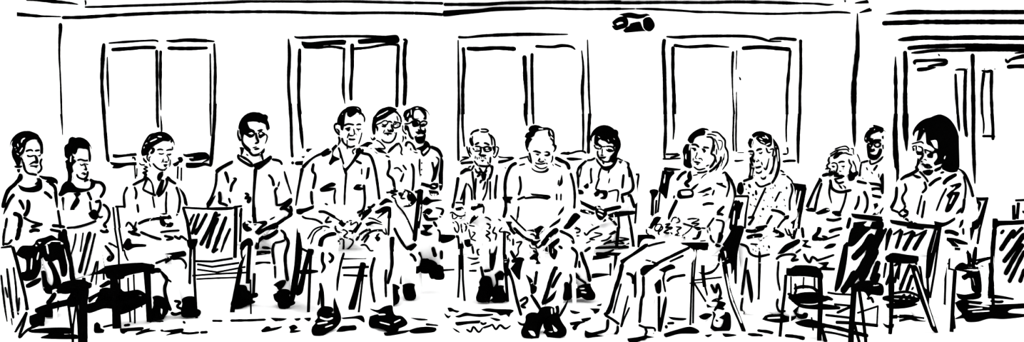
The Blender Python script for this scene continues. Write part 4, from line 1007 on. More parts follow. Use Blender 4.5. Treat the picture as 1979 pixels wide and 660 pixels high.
person('p11', 'person with a light chin-length bob and a badge, long legs stretched to one side', 6.4,
    (1350, 254, 330, -24, 2), [(1310, 1398, 344, 0, .07), (1302, 1408, 365, 0, .10), (1300, 1412, 400, 0, .115), (1304, 1394, 440, 0, .12)],
    [[(1312, 352, 0), (1300, 405, -.02), (1292, 436, -.26), (1310, 440, -.32)], [(1400, 352, 0), (1412, 408, -.02), (1345, 436, -.30), (1325, 440, -.34)]],
    [[(1325, 462, 0), (1214, 506, -.42), (1166, 645, 5.6, -60)], [(1366, 462, 0), (1258, 530, -.58), (1236, 652, 5.5, -30)]], 'top', '''
@O F 292,182 318,130 380,76 460,42 530,55 542,72 490,66 500,90 490,122 420,135 372,170 352,220 320,215; F 243,280 275,230 322,236 320,260 330,310 330,440 342,500 300,502 248,470 250,380 236,320; W 9 272,330 272,430; W 6 292,440 310,478; W 6 312,300 318,240; 18 568,88 640,95 690,140 728,190 730,260 758,325 755,430 695,530,6; 13 518,115 570,115 632,136; 17 510,145 570,150 595,190 586,270 565,348; 8 605,160 640,230 658,305; 10 640,180 690,195 694,250 670,305; 8 612,230 598,315; 22 565,345 602,360 614,400 585,460 548,505; 24 680,368 672,430 610,502 542,552; 9 632,280 628,355; 6 702,430 676,492; 8 712,380 690,445; 8 662,470 618,538; 7 722,330 710,420; 10 650,470 640,500; 9 625,400 630,445
20 335,235 390,236 428,268; 20 473,262 545,274; F 328,270 388,275 396,302 370,312 360,290; F 453,278 492,285 508,312 485,332 470,306; 9 406,320 400,350 382,388 402,402; 14 418,396 452,396; 8 360,385 354,422; 11 448,388 468,422; F 358,430 400,427 448,446 400,452; F 385,460 430,458 410,474; 14 362,490 420,525 502,508; 12 508,487 540,468; 19 402,560 470,555 525,538; 10 353,592 412,580; 9 515,570 480,592 448,628; 28 282,542 220,580 168,650; 24 328,538 302,600 320,655; 17 693,570 730,555 762,590 818,662; 10 742,570 755,662
@E 18 215,335 222,375 195,402 218,422; F 228,432 250,412 272,402 250,430 232,440; F 145,470 158,440 230,436 243,468 235,482 160,490; f 168,448 222,446 228,466 175,470; F 262,456 340,422 348,435 300,455 334,465 290,477 318,458; 13 293,527 325,518 360,520; 9 350,472 362,438; 10 372,400 400,410 432,425; 9 412,402 385,405; 14 425,345 455,380 478,430 482,490 462,560 450,605; 8 435,350 448,420 432,482; F 135,495 150,505 125,560 98,612 95,580; 14 420,533 382,570 412,582 405,590; 10 130,470 125,490
@4 F 73,230 110,210 140,130 190,108 227,125 185,142 140,220 115,252; 16 55,250 60,300 87,312; 15 150,235 160,270 200,265 230,205 180,200 150,240; 17 230,210 240,250 195,290 207,322; 17 270,200 330,190 280,235 355,235 260,290 350,300 330,327; 12 340,175 370,120 420,125 440,165 380,190; 13 395,225 460,235 410,270 430,300 390,320 447,330; 18 473,185 540,205 602,225; 13 528,140 600,130 667,145 580,185 667,190 600,225; 12 590,225 540,280 468,332; 18 463,347 507,350
F 600,230 680,233 690,300 657,367 635,340 655,280; 18 588,362 652,360; 15 688,240 752,245; 19 760,237 842,118; 9 760,260 772,302; 11 780,208 796,277; 19 800,318 810,370 847,412; 8 678,390 747,385; 20 860,143 950,175 930,312; F 883,382 905,290 947,330 910,412 875,412; 11 870,85 942,18; 11 870,85 947,85
@e F 398,40 480,40 498,62 440,62 415,82 405,112 396,110; 10 455,105 500,92 558,80; F 295,188 360,150 440,92 458,100 430,125 340,182 308,212; 22 308,205 292,280 262,370 242,450 218,500; 15 200,500 225,490; 12 205,502 250,528 292,558; 9 302,320 275,420 256,495; 16 330,262 358,270 372,290 370,325; 9 342,390 320,480 300,575; 9 350,458 312,540; 12 300,575 318,520
16 418,270,30 450,250 520,200 600,160 700,112; 10 582,195 665,158; 16 430,278 430,380 418,420 408,550; F 412,240 440,216 500,210 440,186 450,182 520,208 480,235 420,272; F 520,242 590,210 615,232 560,256 550,322 540,290 555,262; 14 565,310 600,285 675,272; F 495,325 530,298 532,370 510,378; 9 555,260 546,300 558,372; F 513,395 528,394 528,520 545,440 560,395 566,430 550,520 532,602 515,598
F 92,592 130,606 200,590 160,616 215,630 200,638 150,642 94,630; 14 225,528 215,590 150,612; 12 262,618 280,600 282,565; 11 402,560 440,575 492,580 498,600; 11 440,580 450,600 445,625 498,640; 15 488,608 490,612; F 338,640 400,632 448,622 450,640 390,660 345,658
''', (.06, .84, .6), [((-.30, .0, .7), (-.36, .02, .18), .10, .09), ((.33, .12, .7), (.40, .14, .14), .13, .10), ((.2, .35, .6), (.22, .3, .15), .2, .14)], hcol='skin', shoes='cloth', ears=False)

person('p12', 'long-haired person in a spotted top, looking down', 6.8,
    (1469, 256, 344, -22, 8), [(1434, 1524, 360, 0, .07), (1432, 1524, 385, 0, .10), (1432, 1522, 415, 0, .11), (1432, 1522, 450, 0, .12)],
    [[(1440, 366, 0), (1434, 412, 0), (1462, 440, -.26), (1480, 444, -.32)], [(1518, 366, 0), (1526, 412, 0), (1490, 442, -.28), (1474, 446, -.34)]],
    [[(1452, 462, 0), (1446, 474, -.42), (1450, 600, 6.42, -10)], [(1505, 462, 0), (1490, 476, -.42), (1488, 600, 6.42, 0)]], 'spotted_top', '''
@Q F 438,92 480,60 550,50 620,75 662,95 672,150 666,212 630,232 590,205 540,190 486,130 530,98 490,106 458,122; W 7 525,130 560,150; W 7 590,100 628,140; W 8 600,210 650,188; W 6 560,120 600,128; W 5 540,165 590,190; F 393,182 415,130 448,140 452,190 425,247 405,222; W 5 448,160 436,225; F 684,130 722,180 752,240 762,330 768,440 740,560 680,658 663,642 700,580 732,470 736,400 720,330 700,430 670,542 638,548 680,450 690,340 718,322 700,240; W 7 718,470 690,585; W 5 735,260 745,400; 14 602,240 628,295 660,292; 13 645,262 690,258 680,345; 24 488,278 520,258 558,256; 20 393,285 430,280 462,285; 15 518,300 545,306 562,288; 12 410,312 445,318; 22 462,290,14 455,325 440,362 462,396 512,400,12; 12 425,350 432,385; 12 503,375 526,398; 12 548,402 562,445; 14 575,470 602,495 620,440 640,358,4; F 478,465 545,452 548,468 490,482; F 482,510 520,528 560,498 552,530 520,545 490,538; F 540,572 570,595 608,565 600,600 565,612 545,598; F 410,418 430,430 436,470 468,470 445,560 450,595 398,588 412,520; W 6 442,485 432,570; 18 418,350 430,405 450,452; 11 463,558 470,570; 24 335,628 400,605 450,592; 17 768,498 815,530; 14 780,550 832,553; 17 838,562 900,622 910,660
@E 10 598,392 630,420 690,400; F 500,402 520,395 532,440 516,468 492,446; 10 660,425 620,510 578,605; 9 742,448 712,508; 15 690,555 740,565 772,585; 13 698,585 680,610 665,640; 13 555,600 590,598 558,645; 13 600,660 670,648; 11 728,660 755,622 782,598; F 765,592 795,586 790,608 768,608; 9 805,400 815,440 800,500 800,560
11 530,400 540,410; 11 560,405 572,428; 10 556,452 566,462; 12 584,462 588,475; 12 602,440 606,470; 12 568,520 576,530; 12 598,488 606,498; 10 590,530 600,535; 12 658,450 662,458; 12 648,496 652,504; 13 638,545 650,555; 10 668,530 672,538; 12 698,478 702,488; 12 712,408 716,420; 10 734,470 738,462; 9 746,448 752,456; 12 765,492 770,502; 13 624,588 634,594; 12 600,552 604,560; 14 612,625 622,628; 9 684,430 692,434; 12 690,535 694,540; 11 770,528 776,534; 10 780,420 782,436; 9 725,530 722,545; 9 705,425 700,432; 10 545,432 548,440
@g 18 272,15 320,18 382,-2; 22 278,56 320,46 372,42; F 428,20 450,8 500,40 482,55 440,50 470,40; 12 240,92 280,108 300,148 345,165 415,152; 8 300,92 345,95; 9 315,120 318,130; 9 350,115 354,125; 8 330,100 336,108; 9 375,100 378,110; 10 405,100 412,118; 9 395,125 400,130; 8 330,130 335,138
14 280,170,10 265,280 250,390; F 276,245 290,240 316,380 305,432 285,335; 12 255,403 248,470 266,496; 10 465,192 460,280 472,365
''', (.05, .86, .7), [((.3, .12, .7), (.36, .12, -.02), .10, .08), ((.1, .36, .6), (.2, .33, 0), .16, .12), ((-.28, .12, .5), (-.3, .1, 0), .07, .06)], hcol='skin', shoes='cloth', ears=False)

person('p14', 'dark-bearded person in round glasses, half hidden behind the fair-haired person', 7.6,
    (1695, 246, 306, 8, 0), [(1668, 1720, 326, 0, .07), (1666, 1722, 350, 0, .09), (1668, 1722, 400, 0, .09), (1668, 1722, 430, 0, .10)],
    [[(1673, 332, 0), (1669, 380, 0), (1690, 396, -.22), (1702, 398, -.28)], [(1716, 332, 0), (1719, 380, 0), (1702, 398, -.22), (1690, 398, -.28)]],
    [[(1680, 446, 0), (1680, 446, -.42), (1672, 562, 7.4, 0)], [(1710, 446, 0), (1700, 446, -.42), (1696, 562, 7.4, 0)]], 'shirt', '''
@R F 798,140 820,110 862,100 835,78 890,58 882,38 918,40 990,65 1005,75 1005,108 975,132 960,110 900,132 860,150 850,185 888,195 880,215 905,202 975,202 978,228 920,232 890,250 872,290 850,308 870,318 900,310 908,336 870,352 846,350 850,370 900,385 932,368 960,310 988,318 976,380 930,432 880,442 832,420 818,370 812,262 838,240 800,242 778,195 806,208; W 10 825,232 842,240; W 7 895,95 905,85; W 6 845,268 855,280
#glasses
17 895,255 905,282 932,294 962,280 968,250 930,240 902,256
#
W 7 925,258 940,265; F 985,170 1005,158 1005,202 990,192; F 990,270 1005,265 1005,320 996,315; 19 738,478 790,460 832,450; 18 846,438 855,488 900,480 960,448 1003,400; F 800,525 815,530 826,560 815,562; 22 936,498 888,568; 13 862,578 880,606; 11 950,598 950,648; F 968,660 985,615 1005,600 1005,665
@G F 362,375 385,345 386,460 370,450 372,400; 14 235,385 290,400 360,410 378,432; 13 298,440 340,432 372,435; 15 292,465 330,474 374,482; 11 262,370 268,390; 9 257,282 250,320 248,362; F 298,532 350,515 355,530 318,572 360,568 352,582 300,580 330,530; F 384,538 386,545 366,582 362,570; 14 205,380 270,395 285,385
''', (.015, 1.0, .76), shoes='cloth')

person('p13', 'person with wavy fair hair and a scoop-necked top, looking down', 6.7,
    (1620, 289, 353, -14, 10), [(1590, 1668, 358, 0, .06), (1584, 1670, 375, 0, .09), (1582, 1672, 405, 0, .10), (1582, 1674, 445, 0, .115)],
    [[(1590, 364, 0), (1572, 402, -.02), (1598, 414, -.24), (1616, 416, -.30)], [(1666, 364, 0), (1674, 404, -.02), (1640, 418, -.26), (1622, 420, -.32)]],
    [[(1600, 466, 0), (1552, 472, -.42), (1530, 604, 6.3, -20)], [(1650, 466, 0), (1590, 486, -.44), (1552, 606, 6.25, -10)]], 'top', '''
@R 13 438,318 500,295 570,285 612,325; 11 380,378 450,335 540,318 590,325 602,352; 15 384,402 440,368 482,338; F 420,415 440,385 490,350 530,348 540,366 500,385 480,410 430,432; 14 528,365 570,360 600,375 648,386; 12 622,310 655,315 655,350 662,386; 17 378,405 364,450 375,475 345,510 358,530 328,552; 13 335,545 385,543 372,590 415,570 400,605 430,610; 12 603,428 615,480 635,505 608,578; 13 648,448 680,520 690,585 710,608; F 620,548 650,590 702,568 712,610 650,648 618,630; 10 698,372 725,430 732,470; 11 747,472 735,560 716,634; 9 610,560 612,640; 20 478,475 520,460 558,465; 10 398,485 430,473 472,490; F 510,513 562,508 545,530; F 398,510 430,508 446,522 420,532; 14 463,488 472,530 452,592 488,594; 13 488,570 518,576; 14 438,630 490,632 552,630; 12 530,545 548,545; 11 430,560 440,600 435,640
@G 13 95,335 110,352 160,362; 18 28,358 60,350 92,350; 10 98,378 150,368; 11 103,382 125,400 158,392; F 123,405 142,420 148,436 132,425; F 148,410 168,422 168,436; 15 230,388 290,402; 13 243,472 238,515 218,555; 13 272,445,16 292,490 290,540 274,575; F 180,350 220,340 215,380 185,385
@E F 972,368 985,378 945,450 905,545 892,535 935,440; 13 985,398 962,470 942,562; 12 968,370 985,392; F 888,552 930,543 946,565 900,562; F 946,572 1010,543 1032,560 1000,575 960,582; 15 1043,570 1095,570 1060,578 1098,586; 15 1010,610 1055,615 1100,604; 15 1033,378 1045,430 1090,452 1158,440; 10 1033,400 1028,460 1042,518,4; 11 1128,455 1112,520 1088,578
@g F 458,150 500,100 550,75 582,64 586,85 530,122 490,147; 12 448,182 480,160 535,152 562,162 540,188 582,182; 14 600,-5 608,58; F 660,45 685,20 690,-5 712,0 705,30 690,50 725,60 690,72 660,70; 11 695,70 745,58 715,45; F 598,70 640,72 622,95 655,108 650,116 600,105 618,85; F 725,115 760,92 798,92 780,112 740,120; 13 610,148 625,180 645,198 660,168 695,190; 11 680,190 730,175 788,155; F 690,203 755,198 742,225 792,232 788,245 695,240 725,218; 12 562,145 595,122; 17 755,22 790,10 835,2; 9 718,72 820,38; 11 445,-5 440,10 498,40; 9 500,0 520,40 545,35; 9 520,5 545,60 555,10; 11 570,0 550,65
11 460,408 455,450 470,482 505,480; F 548,480 582,452 570,490 602,500 612,490 634,495 625,522 580,522
''', (.05, .84, .7), [((-.33, .0, .62), (-.36, .02, .3), .08, .07), ((.34, .1, .62), (.4, .1, .12), .10, .09), ((.1, .35, .6), (.1, .3, .2), .16, .12)], hcol='skin', shoes='cloth', ears=False)

person('p15', 'person with a solid black bob and glasses, in a collared shirt, by the door', 6.3,
    (1801, 232, 334, -34, 12), [(1742, 1870, 352, 0, .07), (1744, 1868, 375, 0, .10), (1746, 1868, 410, 0, .115), (1748, 1868, 450, 0, .12)],
    [[(1750, 360, 0), (1732, 405, -.04), (1740, 414, -.24), (1752, 414, -.30), .9], [(1864, 360, 0), (1874, 412, -.02), (1800, 440, -.30), (1780, 442, -.34)]],
    [[(1785, 472, 0), (1772, 482, -.42), (1776, 612, 6.2, -10)], [(1835, 472, 0), (1812, 484, -.42), (1806, 610, 6.25, 10)]], 'shirt', '''
@S F 368,342 385,262 412,140 440,108 520,75 590,45 642,36 700,55 760,98 812,170 846,250 857,330 857,470 832,560 798,632 780,620 792,572 730,637 720,612 690,602 665,652 640,652 668,605 580,627 568,600 610,540 600,482 560,492 556,537 495,532 488,502 545,470 578,442 520,392 485,370 470,235 440,272 408,328; f 532,338 600,336 612,432 580,420 555,380; W 5 545,340 560,362; W 7 448,205 456,205
#glasses
13 308,378 380,358 425,352 452,376; 13 312,415 345,400 368,402; F 318,410 345,430 345,455 325,460; 14 365,400 370,462 432,468 430,420 375,402; F 360,470 440,478 438,500 375,502; 13 460,435 478,492; 12 465,440 545,472
#
15 420,355 440,370; F 432,460 450,485 445,530 425,560 402,575 405,545 425,520; 12 410,575 440,588; 8 448,560 465,555 487,572; F 380,540 402,560 405,595 380,640 362,645 370,600; 13 430,606 455,625 490,612 530,622; 11 440,634 490,628 548,645 500,655 455,642
@G 13 606,288 632,300 652,296; 12 612,336 640,330 662,328; 10 626,345 645,350 660,338; 15 618,338 650,347 672,325; 17 680,330 720,310; 11 715,342 738,335; 18 482,382,8 510,362 545,348 592,318,14; F 543,345 590,358 605,368 580,372; 15 575,298 580,332; 9 592,330 630,370 645,395; 15 648,417 685,385 722,368; 13 622,390 632,430 608,458; 10 608,468 590,540 580,588; 12 625,500 618,545 608,604; 13 508,400 516,440 494,485 512,528; 10 515,528 503,560 532,572; F 468,572 500,548 532,565 518,597 480,592; f 482,574 500,562 510,575 495,586; 17 462,420,14 456,490 428,548,20; 12 428,552 475,570; 20 810,348 755,380 732,408; F 768,415 832,398 832,420 790,450 828,455 802,512 770,562 742,562 765,490 750,472 790,432; W 6 770,520 795,470; 10 752,428 720,490 692,562; 14 818,315,6 855,345,14 890,420 906,482; 9 850,358 863,420 858,492; 14 855,488 850,540 838,575; F 838,540 830,568 805,580 815,560; W 5 800,420 780,440
12 500,598 545,625 585,640; F 850,610 845,640 825,660 835,620
@h 22 740,22 780,22 822,40; 10 848,0 850,40
''', (.045, .95, .6), [((.22, .15, .62), (.26, .12, .12), .23, .19), ((.05, .32, .6), (.1, .30, .14), .2, .17)], fat=.95, ears=False, shoes='cloth')  # the shirt strokes include a shadow painted as a black ink fill
# ================================================================== the chairs and stools
def chair(label, cat='chair', name='chair', seat=None, white_legs='', back=None, bars='', panels='', txt='', key=None, group=None):
    """seat: (px, D, yaw, width, depth, top height); back: (height above seat, width) of a plain white backrest; bars / panels: members read off the photograph"""
    parts = {}
    def addp(n, m):
        k = n; i = 0
        while k in parts: i += 1; k = '%s|%d' % (n, i)
        parts[k] = m
    blk = set()
    if seat:
        px, D, yaw, w_, d_, sz = seat
        c = Vector(((px - CX) / F * D, D, 0)); rot = Matrix.Rotation(R(yaw), 3, 'Z')
        def L(x, y, z): return c + rot @ Vector((x, y, z))
        m = Mesh()
        m.slab([L(-w_ / 2, d_ / 2, sz - .025), L(w_ / 2, d_ / 2, sz - .025), L(w_ / 2 * .96, -d_ / 2, sz - .02), L(-w_ / 2 * .96, -d_ / 2, sz - .02)], .045, bow=.006)
        addp('seat', m)
        if back:
            bh, bw = back
            m = Mesh()
            m.slab([L(-bw / 2, d_ / 2 + .07, sz + bh), L(bw / 2, d_ / 2 + .07, sz + bh), L(bw / 2, d_ / 2 + .01, sz + bh * .35), L(-bw / 2, d_ / 2 + .01, sz + bh * .35)], .03, bow=.02)
            addp('backrest', m)
            for t in (-1, 1):
                m = Mesh(); m.bar(L(t * bw * .42, d_ / 2 + .03, sz + bh * .4), L(t * bw * .42, d_ / 2 - .02, sz - .03), .014); addp('back_post', m)
        for ch in white_legs:
            t = -1 if ch in 'ac' else 1; f = -1 if ch in 'ab' else 1
            m = Mesh(); m.bar(L(t * (w_ / 2 - .03), f * (d_ / 2 - .03), sz - .03), L(t * (w_ / 2 - .015), f * (d_ / 2 - .005), 0), .016, .012); addp('leg', m)
    fr = None
    for ln in panels.replace(';', '\n').split('\n'):
        t = ln.split()
        if not t: continue
        if t[0][0] == '@': fr = FR[t[0][1:]]; t = t[1:]
        q = []
        for s in t[1:5]:
            x, y, D = [float(a) for a in s.split(',')]
            q.append(P(fr[0] + x / fr[2], fr[1] + y / fr[2], D))
        m = Mesh(); m.slab(q, float(t[5]) if len(t) > 5 else .03, bow=.01)
        nm = t[0]
        if nm.endswith('!'):
            nm = nm[:-1]; m.m = [1] * len(m.m)
        addp(nm, m)
    for ln in bars.replace(';', '\n').split('\n'):
        t = ln.split()
        if not t: continue
        if t[0][0] == '@': fr = FR[t[0][1:]]; t = t[1:]
        if not t: continue
        wd = float(t[1]) / fr[2]
        pt = []
        for s in t[2:]:
            q = s.split(',')
            x, y = fr[0] + float(q[0]) / fr[2], fr[1] + float(q[1]) / fr[2]
            D = floorD(y) if q[2] == 'F' else float(q[2])
            pt.append((P(x, y, D), D))
        m = Mesh()
        for (p, D), (q, D2) in zip(pt, pt[1:]): m.bar(p, q, wd / 2 * D / F, wd / 2 * D2 / F, m=0 if t[0].endswith('?') else 1)
        addp(t[0].rstrip('?'), m)
    for st in STOOLS.get(key, []): addp(*st)
    D0 = seat[1] if seat else (np.mean([v[1] for m in parts.values() for v in m.v]))
    extra = ink(Target(parts, False, D0), txt, label[:30])
    if extra: parts.update(extra)
    allv = np.array([v for m in parts.values() for v in m.v])
    group = {'stool': 'low dark stools'}.get(cat) or ('empty chairs' if 'empty chair' in label.split(',')[0] and not seat else 'chairs people sit on')
    root = thing(name, label, cat, ((allv[:, 0].min() + allv[:, 0].max()) / 2, float(np.median(allv[:, 1])), 0), group)
    for k, m in parts.items(): build(k.split('|')[0], m, ['wood', 'ink'], root)
    return root
STOOLS = {}
def sit(key, dpx=0, dD=.02, yaw=0, w_=.44, d_=.42, dz=0):
    p = PEOPLE[key]; h = p['hips']
    return (CX + h[0] / h[1] * F + dpx, h[1] + dD - .06, yaw, w_, d_, max(.30, p['z'] + dz))

# ---- chairs people sit on
chair('chair under the person at the far left edge', seat=sit('p1'), white_legs='abcd', back=(.34, .36))
chair('chair under the person with dark upswept hair', seat=sit('p2'), white_legs='abcd', back=(.30, .36))
chair('chair with dark back posts under the person with tied-back hair', seat=sit('p3', w_=.42), white_legs='cd',
      bars='''
@A post 9 780,300,6.98 786,375,6.96; post 8 794,315,6.98 793,362,6.96; post 11 1032,305,6.98 1028,388,6.96; post 10 1052,312,6.98 1050,412,6.96; rail? 20 770,268,7.0 1050,268,7.0
leg 12 656,540,6.32 668,660,6.32; leg 14 680,540,6.32 694,660,6.32; rail 14 672,536,6.32 722,536,6.4
@a leg 12 666,0,6.32 688,130,6.32 690,235,6.3 700,480,F; leg 12 690,0,6.32 706,90,6.32 714,135,6.32
''', txt='''
@I F 500,428 575,390 560,360 575,350 612,352 624,385 605,412 580,415 560,445 520,456; 18 30,350 60,360 68,390; 22 -5,318 70,314; 22 0,425 68,428
''')
chair('chair under the person in the zipped high-collared jacket', seat=sit('p4'), white_legs='abcd', back=(.30, .36), txt='''
@b 20 408,272,26 460,264 520,260,18; 12 410,330,18 470,320 520,322
''')
chair('dark-legged chair under the tall shirted person', seat=sit('p5', w_=.46), white_legs='', back=(.34, .38),
      bars='''
@b leg 20 680,150,6.6 690,210,6.6 672,420,6.6 642,540,F; leg 24 742,260,6.3 715,380,6.4 686,492,7.0; leg 18 752,260,6.25 745,420,6.2 738,606,F; rail 15 700,240,6.5 745,262,6.3
rail 24 942,292,6.45 1072,288,6.45; rail 15 935,350,6.5 1088,345,6.5; rail 14 942,393,6.5 1080,397,6.5; leg 26 1052,335,6.5 1020,460,6.5 988,590,F; leg 12 1062,330,6.5 1045,480,6.5 1030,608,F
''', txt='''
@b F 672,115 690,195 702,235 694,330 672,470 650,552 630,542 640,440 656,340 664,230; F 690,364 740,360 808,370 740,386 690,386; F 735,240 768,245 762,275 735,330 715,440 700,498 665,505 690,410 710,330; F 1040,320 1062,320 1072,340 1050,400 1010,580 985,598 970,580 1000,480
''')
chair('chair with a dark slanting post, under the person with the side fringe', seat=sit('p6'), white_legs='cd', back=(.25, .34),
      bars='@c leg 24 872,210,7.2 878,390,F; @3 post 52 785,60,6.72 748,420,6.72 728,620,6.72', txt='@3 F 728,50 820,38 822,100 810,300 782,490 760,470 742,635 718,635 735,420 750,200 765,80 735,75; W 6 800,200 785,330 772,400; @c F 855,178 868,182 890,235 906,260 902,340 882,402 850,392 855,300; 18 842,258 832,290 822,325')
chair('hidden chair under the bearded person in heavy glasses', seat=sit('p7'), white_legs='cd', back=(.25, .34),
      txt='@C 14 330,470 330,490')
chair('dark-legged chair under the bald person with a tie', seat=sit('p8'), white_legs='cd', back=(.26, .36),
      bars='@d leg 13 256,45,6.95 264,150,6.95 264,280,6.95 256,402,F; leg 13 284,30,6.95 281,150,6.95 284,300,6.95 294,422,F',
      txt='@d F 266,90 282,90 282,240 268,240; 13 245,42 258,60')
chair('chair under the large balding person in the middle', seat=sit('p9', w_=.48), white_legs='d', back=(.30, .38),
      bars='@d leg 18 525,20,6.5 523,150,6.5 534,290,6.55 543,424,F', txt='@d 26 528,150,14 532,220 540,280,20; 12 570,130 545,200 540,240')
chair('dark-framed chair with horizontal rails under the curly-haired person', seat=sit('p10', 18, w_=.46), white_legs='c', back=(.26, .34),
      bars='''
@D post 13 703,355,7.2 692,430,7.2 688,560,7.1 682,632,7.05; post 9 676,384,7.2 686,500,7.15 688,560,7.1; rail 13 675,350,7.2 706,350,7.2; leg 15 585,582,6.85 590,662,6.85; leg 15 645,590,6.85 660,662,6.85
@e leg 20 285,-2,6.85 276,100,6.9 268,200,6.95 262,400,7.0; leg 18 358,-2,6.9 370,80,7.0 380,200,7.0 384,400,7.05; rail 16 155,115,6.75 342,110,6.9; rail 20 160,150,6.75 322,152,6.9; rail 12 200,90,6.8 342,66,6.9
''', txt='''
@d F 985,170 1060,160 1142,165 1080,180 1000,186; F 1015,272 1060,262 1135,268 1080,282 1030,290; 11 1140,202 1138,278
@2 15 548,470 760,465; 20 563,547 680,525 762,488; F 428,568 560,570 718,575 560,592 460,610; 13 760,420 932,420 820,395 932,370 820,350; 13 810,480 880,445 922,470; 9 800,545 892,545; 14 718,125 792,147; F 685,88 780,60 990,40 990,60 830,100 705,115
''')
chair('chair with a black padded backrest, behind the left shoulder of the bobbed person', bars='''
@D post 12 845,330,6.9 830,420,6.9 812,590,6.9; post 9 882,490,6.9 866,582,6.9; arm 26 778,450,6.7 806,450,6.9; leg 15 784,480,6.7 778,585,6.7; leg 13 806,500,6.75 800,595,6.75
@e leg? 14 110,60,6.7 100,235,F; leg? 14 220,60,6.9 215,225,F
''', panels='''
@D backrest 848,325,6.95 912,325,6.95 880,480,6.88 822,450,6.88 .03; seat? 780,600,6.6 900,600,6.6 900,590,6.9 800,590,6.9 .04
'''.replace('seat?', 'seat'), txt='''
@D F 850,322 878,335 908,332 905,375 892,400 890,432 878,475 858,490 845,470 828,455 818,440 838,375; W 5 855,350 850,400; 15 848,316 890,320 950,322,6; F 768,442 785,436 806,438 816,455 805,478 792,500 790,590 775,580 780,500; F 790,608 832,598 805,640 768,655 770,640
''')
chair('chair with a black hatched back and splayed legs, on which the bobbed person sits sideways', seat=sit('p11', 0, yaw=-20, w_=.38), bars='''
@E post 14 558,478,6.3 545,570,6.28 538,662,6.26; rail 14 478,476,6.3 560,476,6.3
@e leg 12 722,112,6.1 712,260,6.1 702,562,F; leg 12 736,125,6.12 722,300,6.1 718,552,F; leg 22 776,130,6.5 775,260,6.5 785,340,6.5; leg 12 785,330,6.5 812,430,F; leg 12 724,318,6.15 802,442,6.6; leg 22 882,130,6.4 905,260,6.2 935,400,5.9 1012,598,F; rail 11 728,302,6.1 882,285,6.4; rail 8 700,320,6.1 782,314,6.3
''', panels='''
@E backrest 482,485,6.3 552,485,6.3 505,770,6.24 440,770,6.24 .04
''', txt='''
@E F 470,545 490,505 512,508 500,580 488,662 448,662; W 5 480,560 470,640; 16 525,508 508,560 498,610; 16 478,520 492,500
@e F 890,95 920,50 955,-5 1012,-5 990,85 975,160 970,325 960,320 955,240 942,268 935,205 905,210 912,150;
F 560,68 600,85 730,84 840,88 892,108 912,130 880,132 740,126 690,112 608,108; F 870,120 892,120 915,215 940,370 1022,590 1018,608 990,562 932,425 900,262; W 6 912,262 940,400 1000,550; F 748,255 790,258 840,238 862,205 868,185 872,212 832,260 780,272; 12 872,145 868,195
''')
chair('chair with a dark hatched back under the person in the spotted top', seat=sit('p12', 22, yaw=8, w_=.42), white_legs='', bars='''
@E post 16 885,435,7.05 865,540,7.0 850,662,6.9; post 12 835,560,7.0 818,662,6.95; rail 20 815,408,7.05 890,418,7.05
@g leg 18 362,60,6.8 354,200,6.9 346,412,F; leg 13 345,150,6.5 330,300,6.5 332,475,F; leg 15 440,60,6.8 430,200,6.9 435,405,F; leg 12 416,205,6.9 412,412,F; rail 22 362,66,6.5 462,66,6.6; seat_rail? 12 330,95,6.5 450,95,6.6
'''.replace('seat_rail?', 'rail?'), panels='''
@E backrest 820,415,7.06 888,415,7.06 850,600,6.98 800,585,6.98 .03
''', txt='''
@E F 812,402 850,412 885,408 897,440 880,442 870,470 850,570 820,640 805,632 835,540 800,592 798,560 822,440; W 5 862,445 838,550; W 5 838,440 822,540; 15 888,430 868,540 850,640
@g F 345,60 400,55 460,60 462,75 440,80 425,140 445,190 438,400 428,400 418,200 420,80 378,75 362,150 352,410 345,400
''')
chair('chair under the fair-haired person in the scoop-necked top', seat=sit('p13'), white_legs='abcd', back=(.26, .34))
chair('chair under the bearded person by the corner', seat=sit('p14'), white_legs='cd', back=(.26, .32))
chair('tall-backed hatched chair under the black-bobbed person', seat=sit('p15', 10, yaw=-10), white_legs='', bars='''
@G post 14 988,485,6.6 970,560,6.58 945,662,6.55; post 12 906,490,6.6 908,560,6.58 902,662,6.55; rail 14 906,490,6.6 992,488,6.6
@h leg 12 755,80,5.95 748,200,5.95 738,512,F; leg 11 770,110,6.0 765,240,6.0; leg 22 800,250,6.0 790,400,6.0 780,602,F; leg 24 880,150,6.4 900,260,6.42 935,372,6.9; rail 10 768,236,6.0 805,246,6.0; post 20 905,240,6.5 938,370,6.8
''', panels='''
@G backrest 908,492,6.6 985,492,6.6 940,680,6.55 900,680,6.55 .03
''', txt='''
@G F 906,492 950,512 940,560 925,620 945,580 968,515 985,490 970,560 945,640 930,662 900,662 905,560; W 5 930,520 918,600; W 5 960,520 935,590; 16 908,488 950,492 992,488
@h F 886,0 915,-10 905,40 892,72; 13 945,-2 930,95; F 752,55 810,62 872,85 875,96 820,92 795,78 822,108 790,105 755,85; 15 770,118 850,126 882,150; F 868,150 884,170 895,210 902,150 915,108 928,112 922,200 905,235 942,248 952,372 900,362 888,290 855,302 838,280 868,258 800,240 818,210 845,200 872,208; 11 918,188 1008,172 935,200 910,232 965,222; F 678,178 718,188 738,212 722,242 700,222; 10 735,210 762,205; 14 788,500 798,585; F 806,378 860,386 940,372 952,395 920,412 830,412; W 5 902,290 915,350
''')

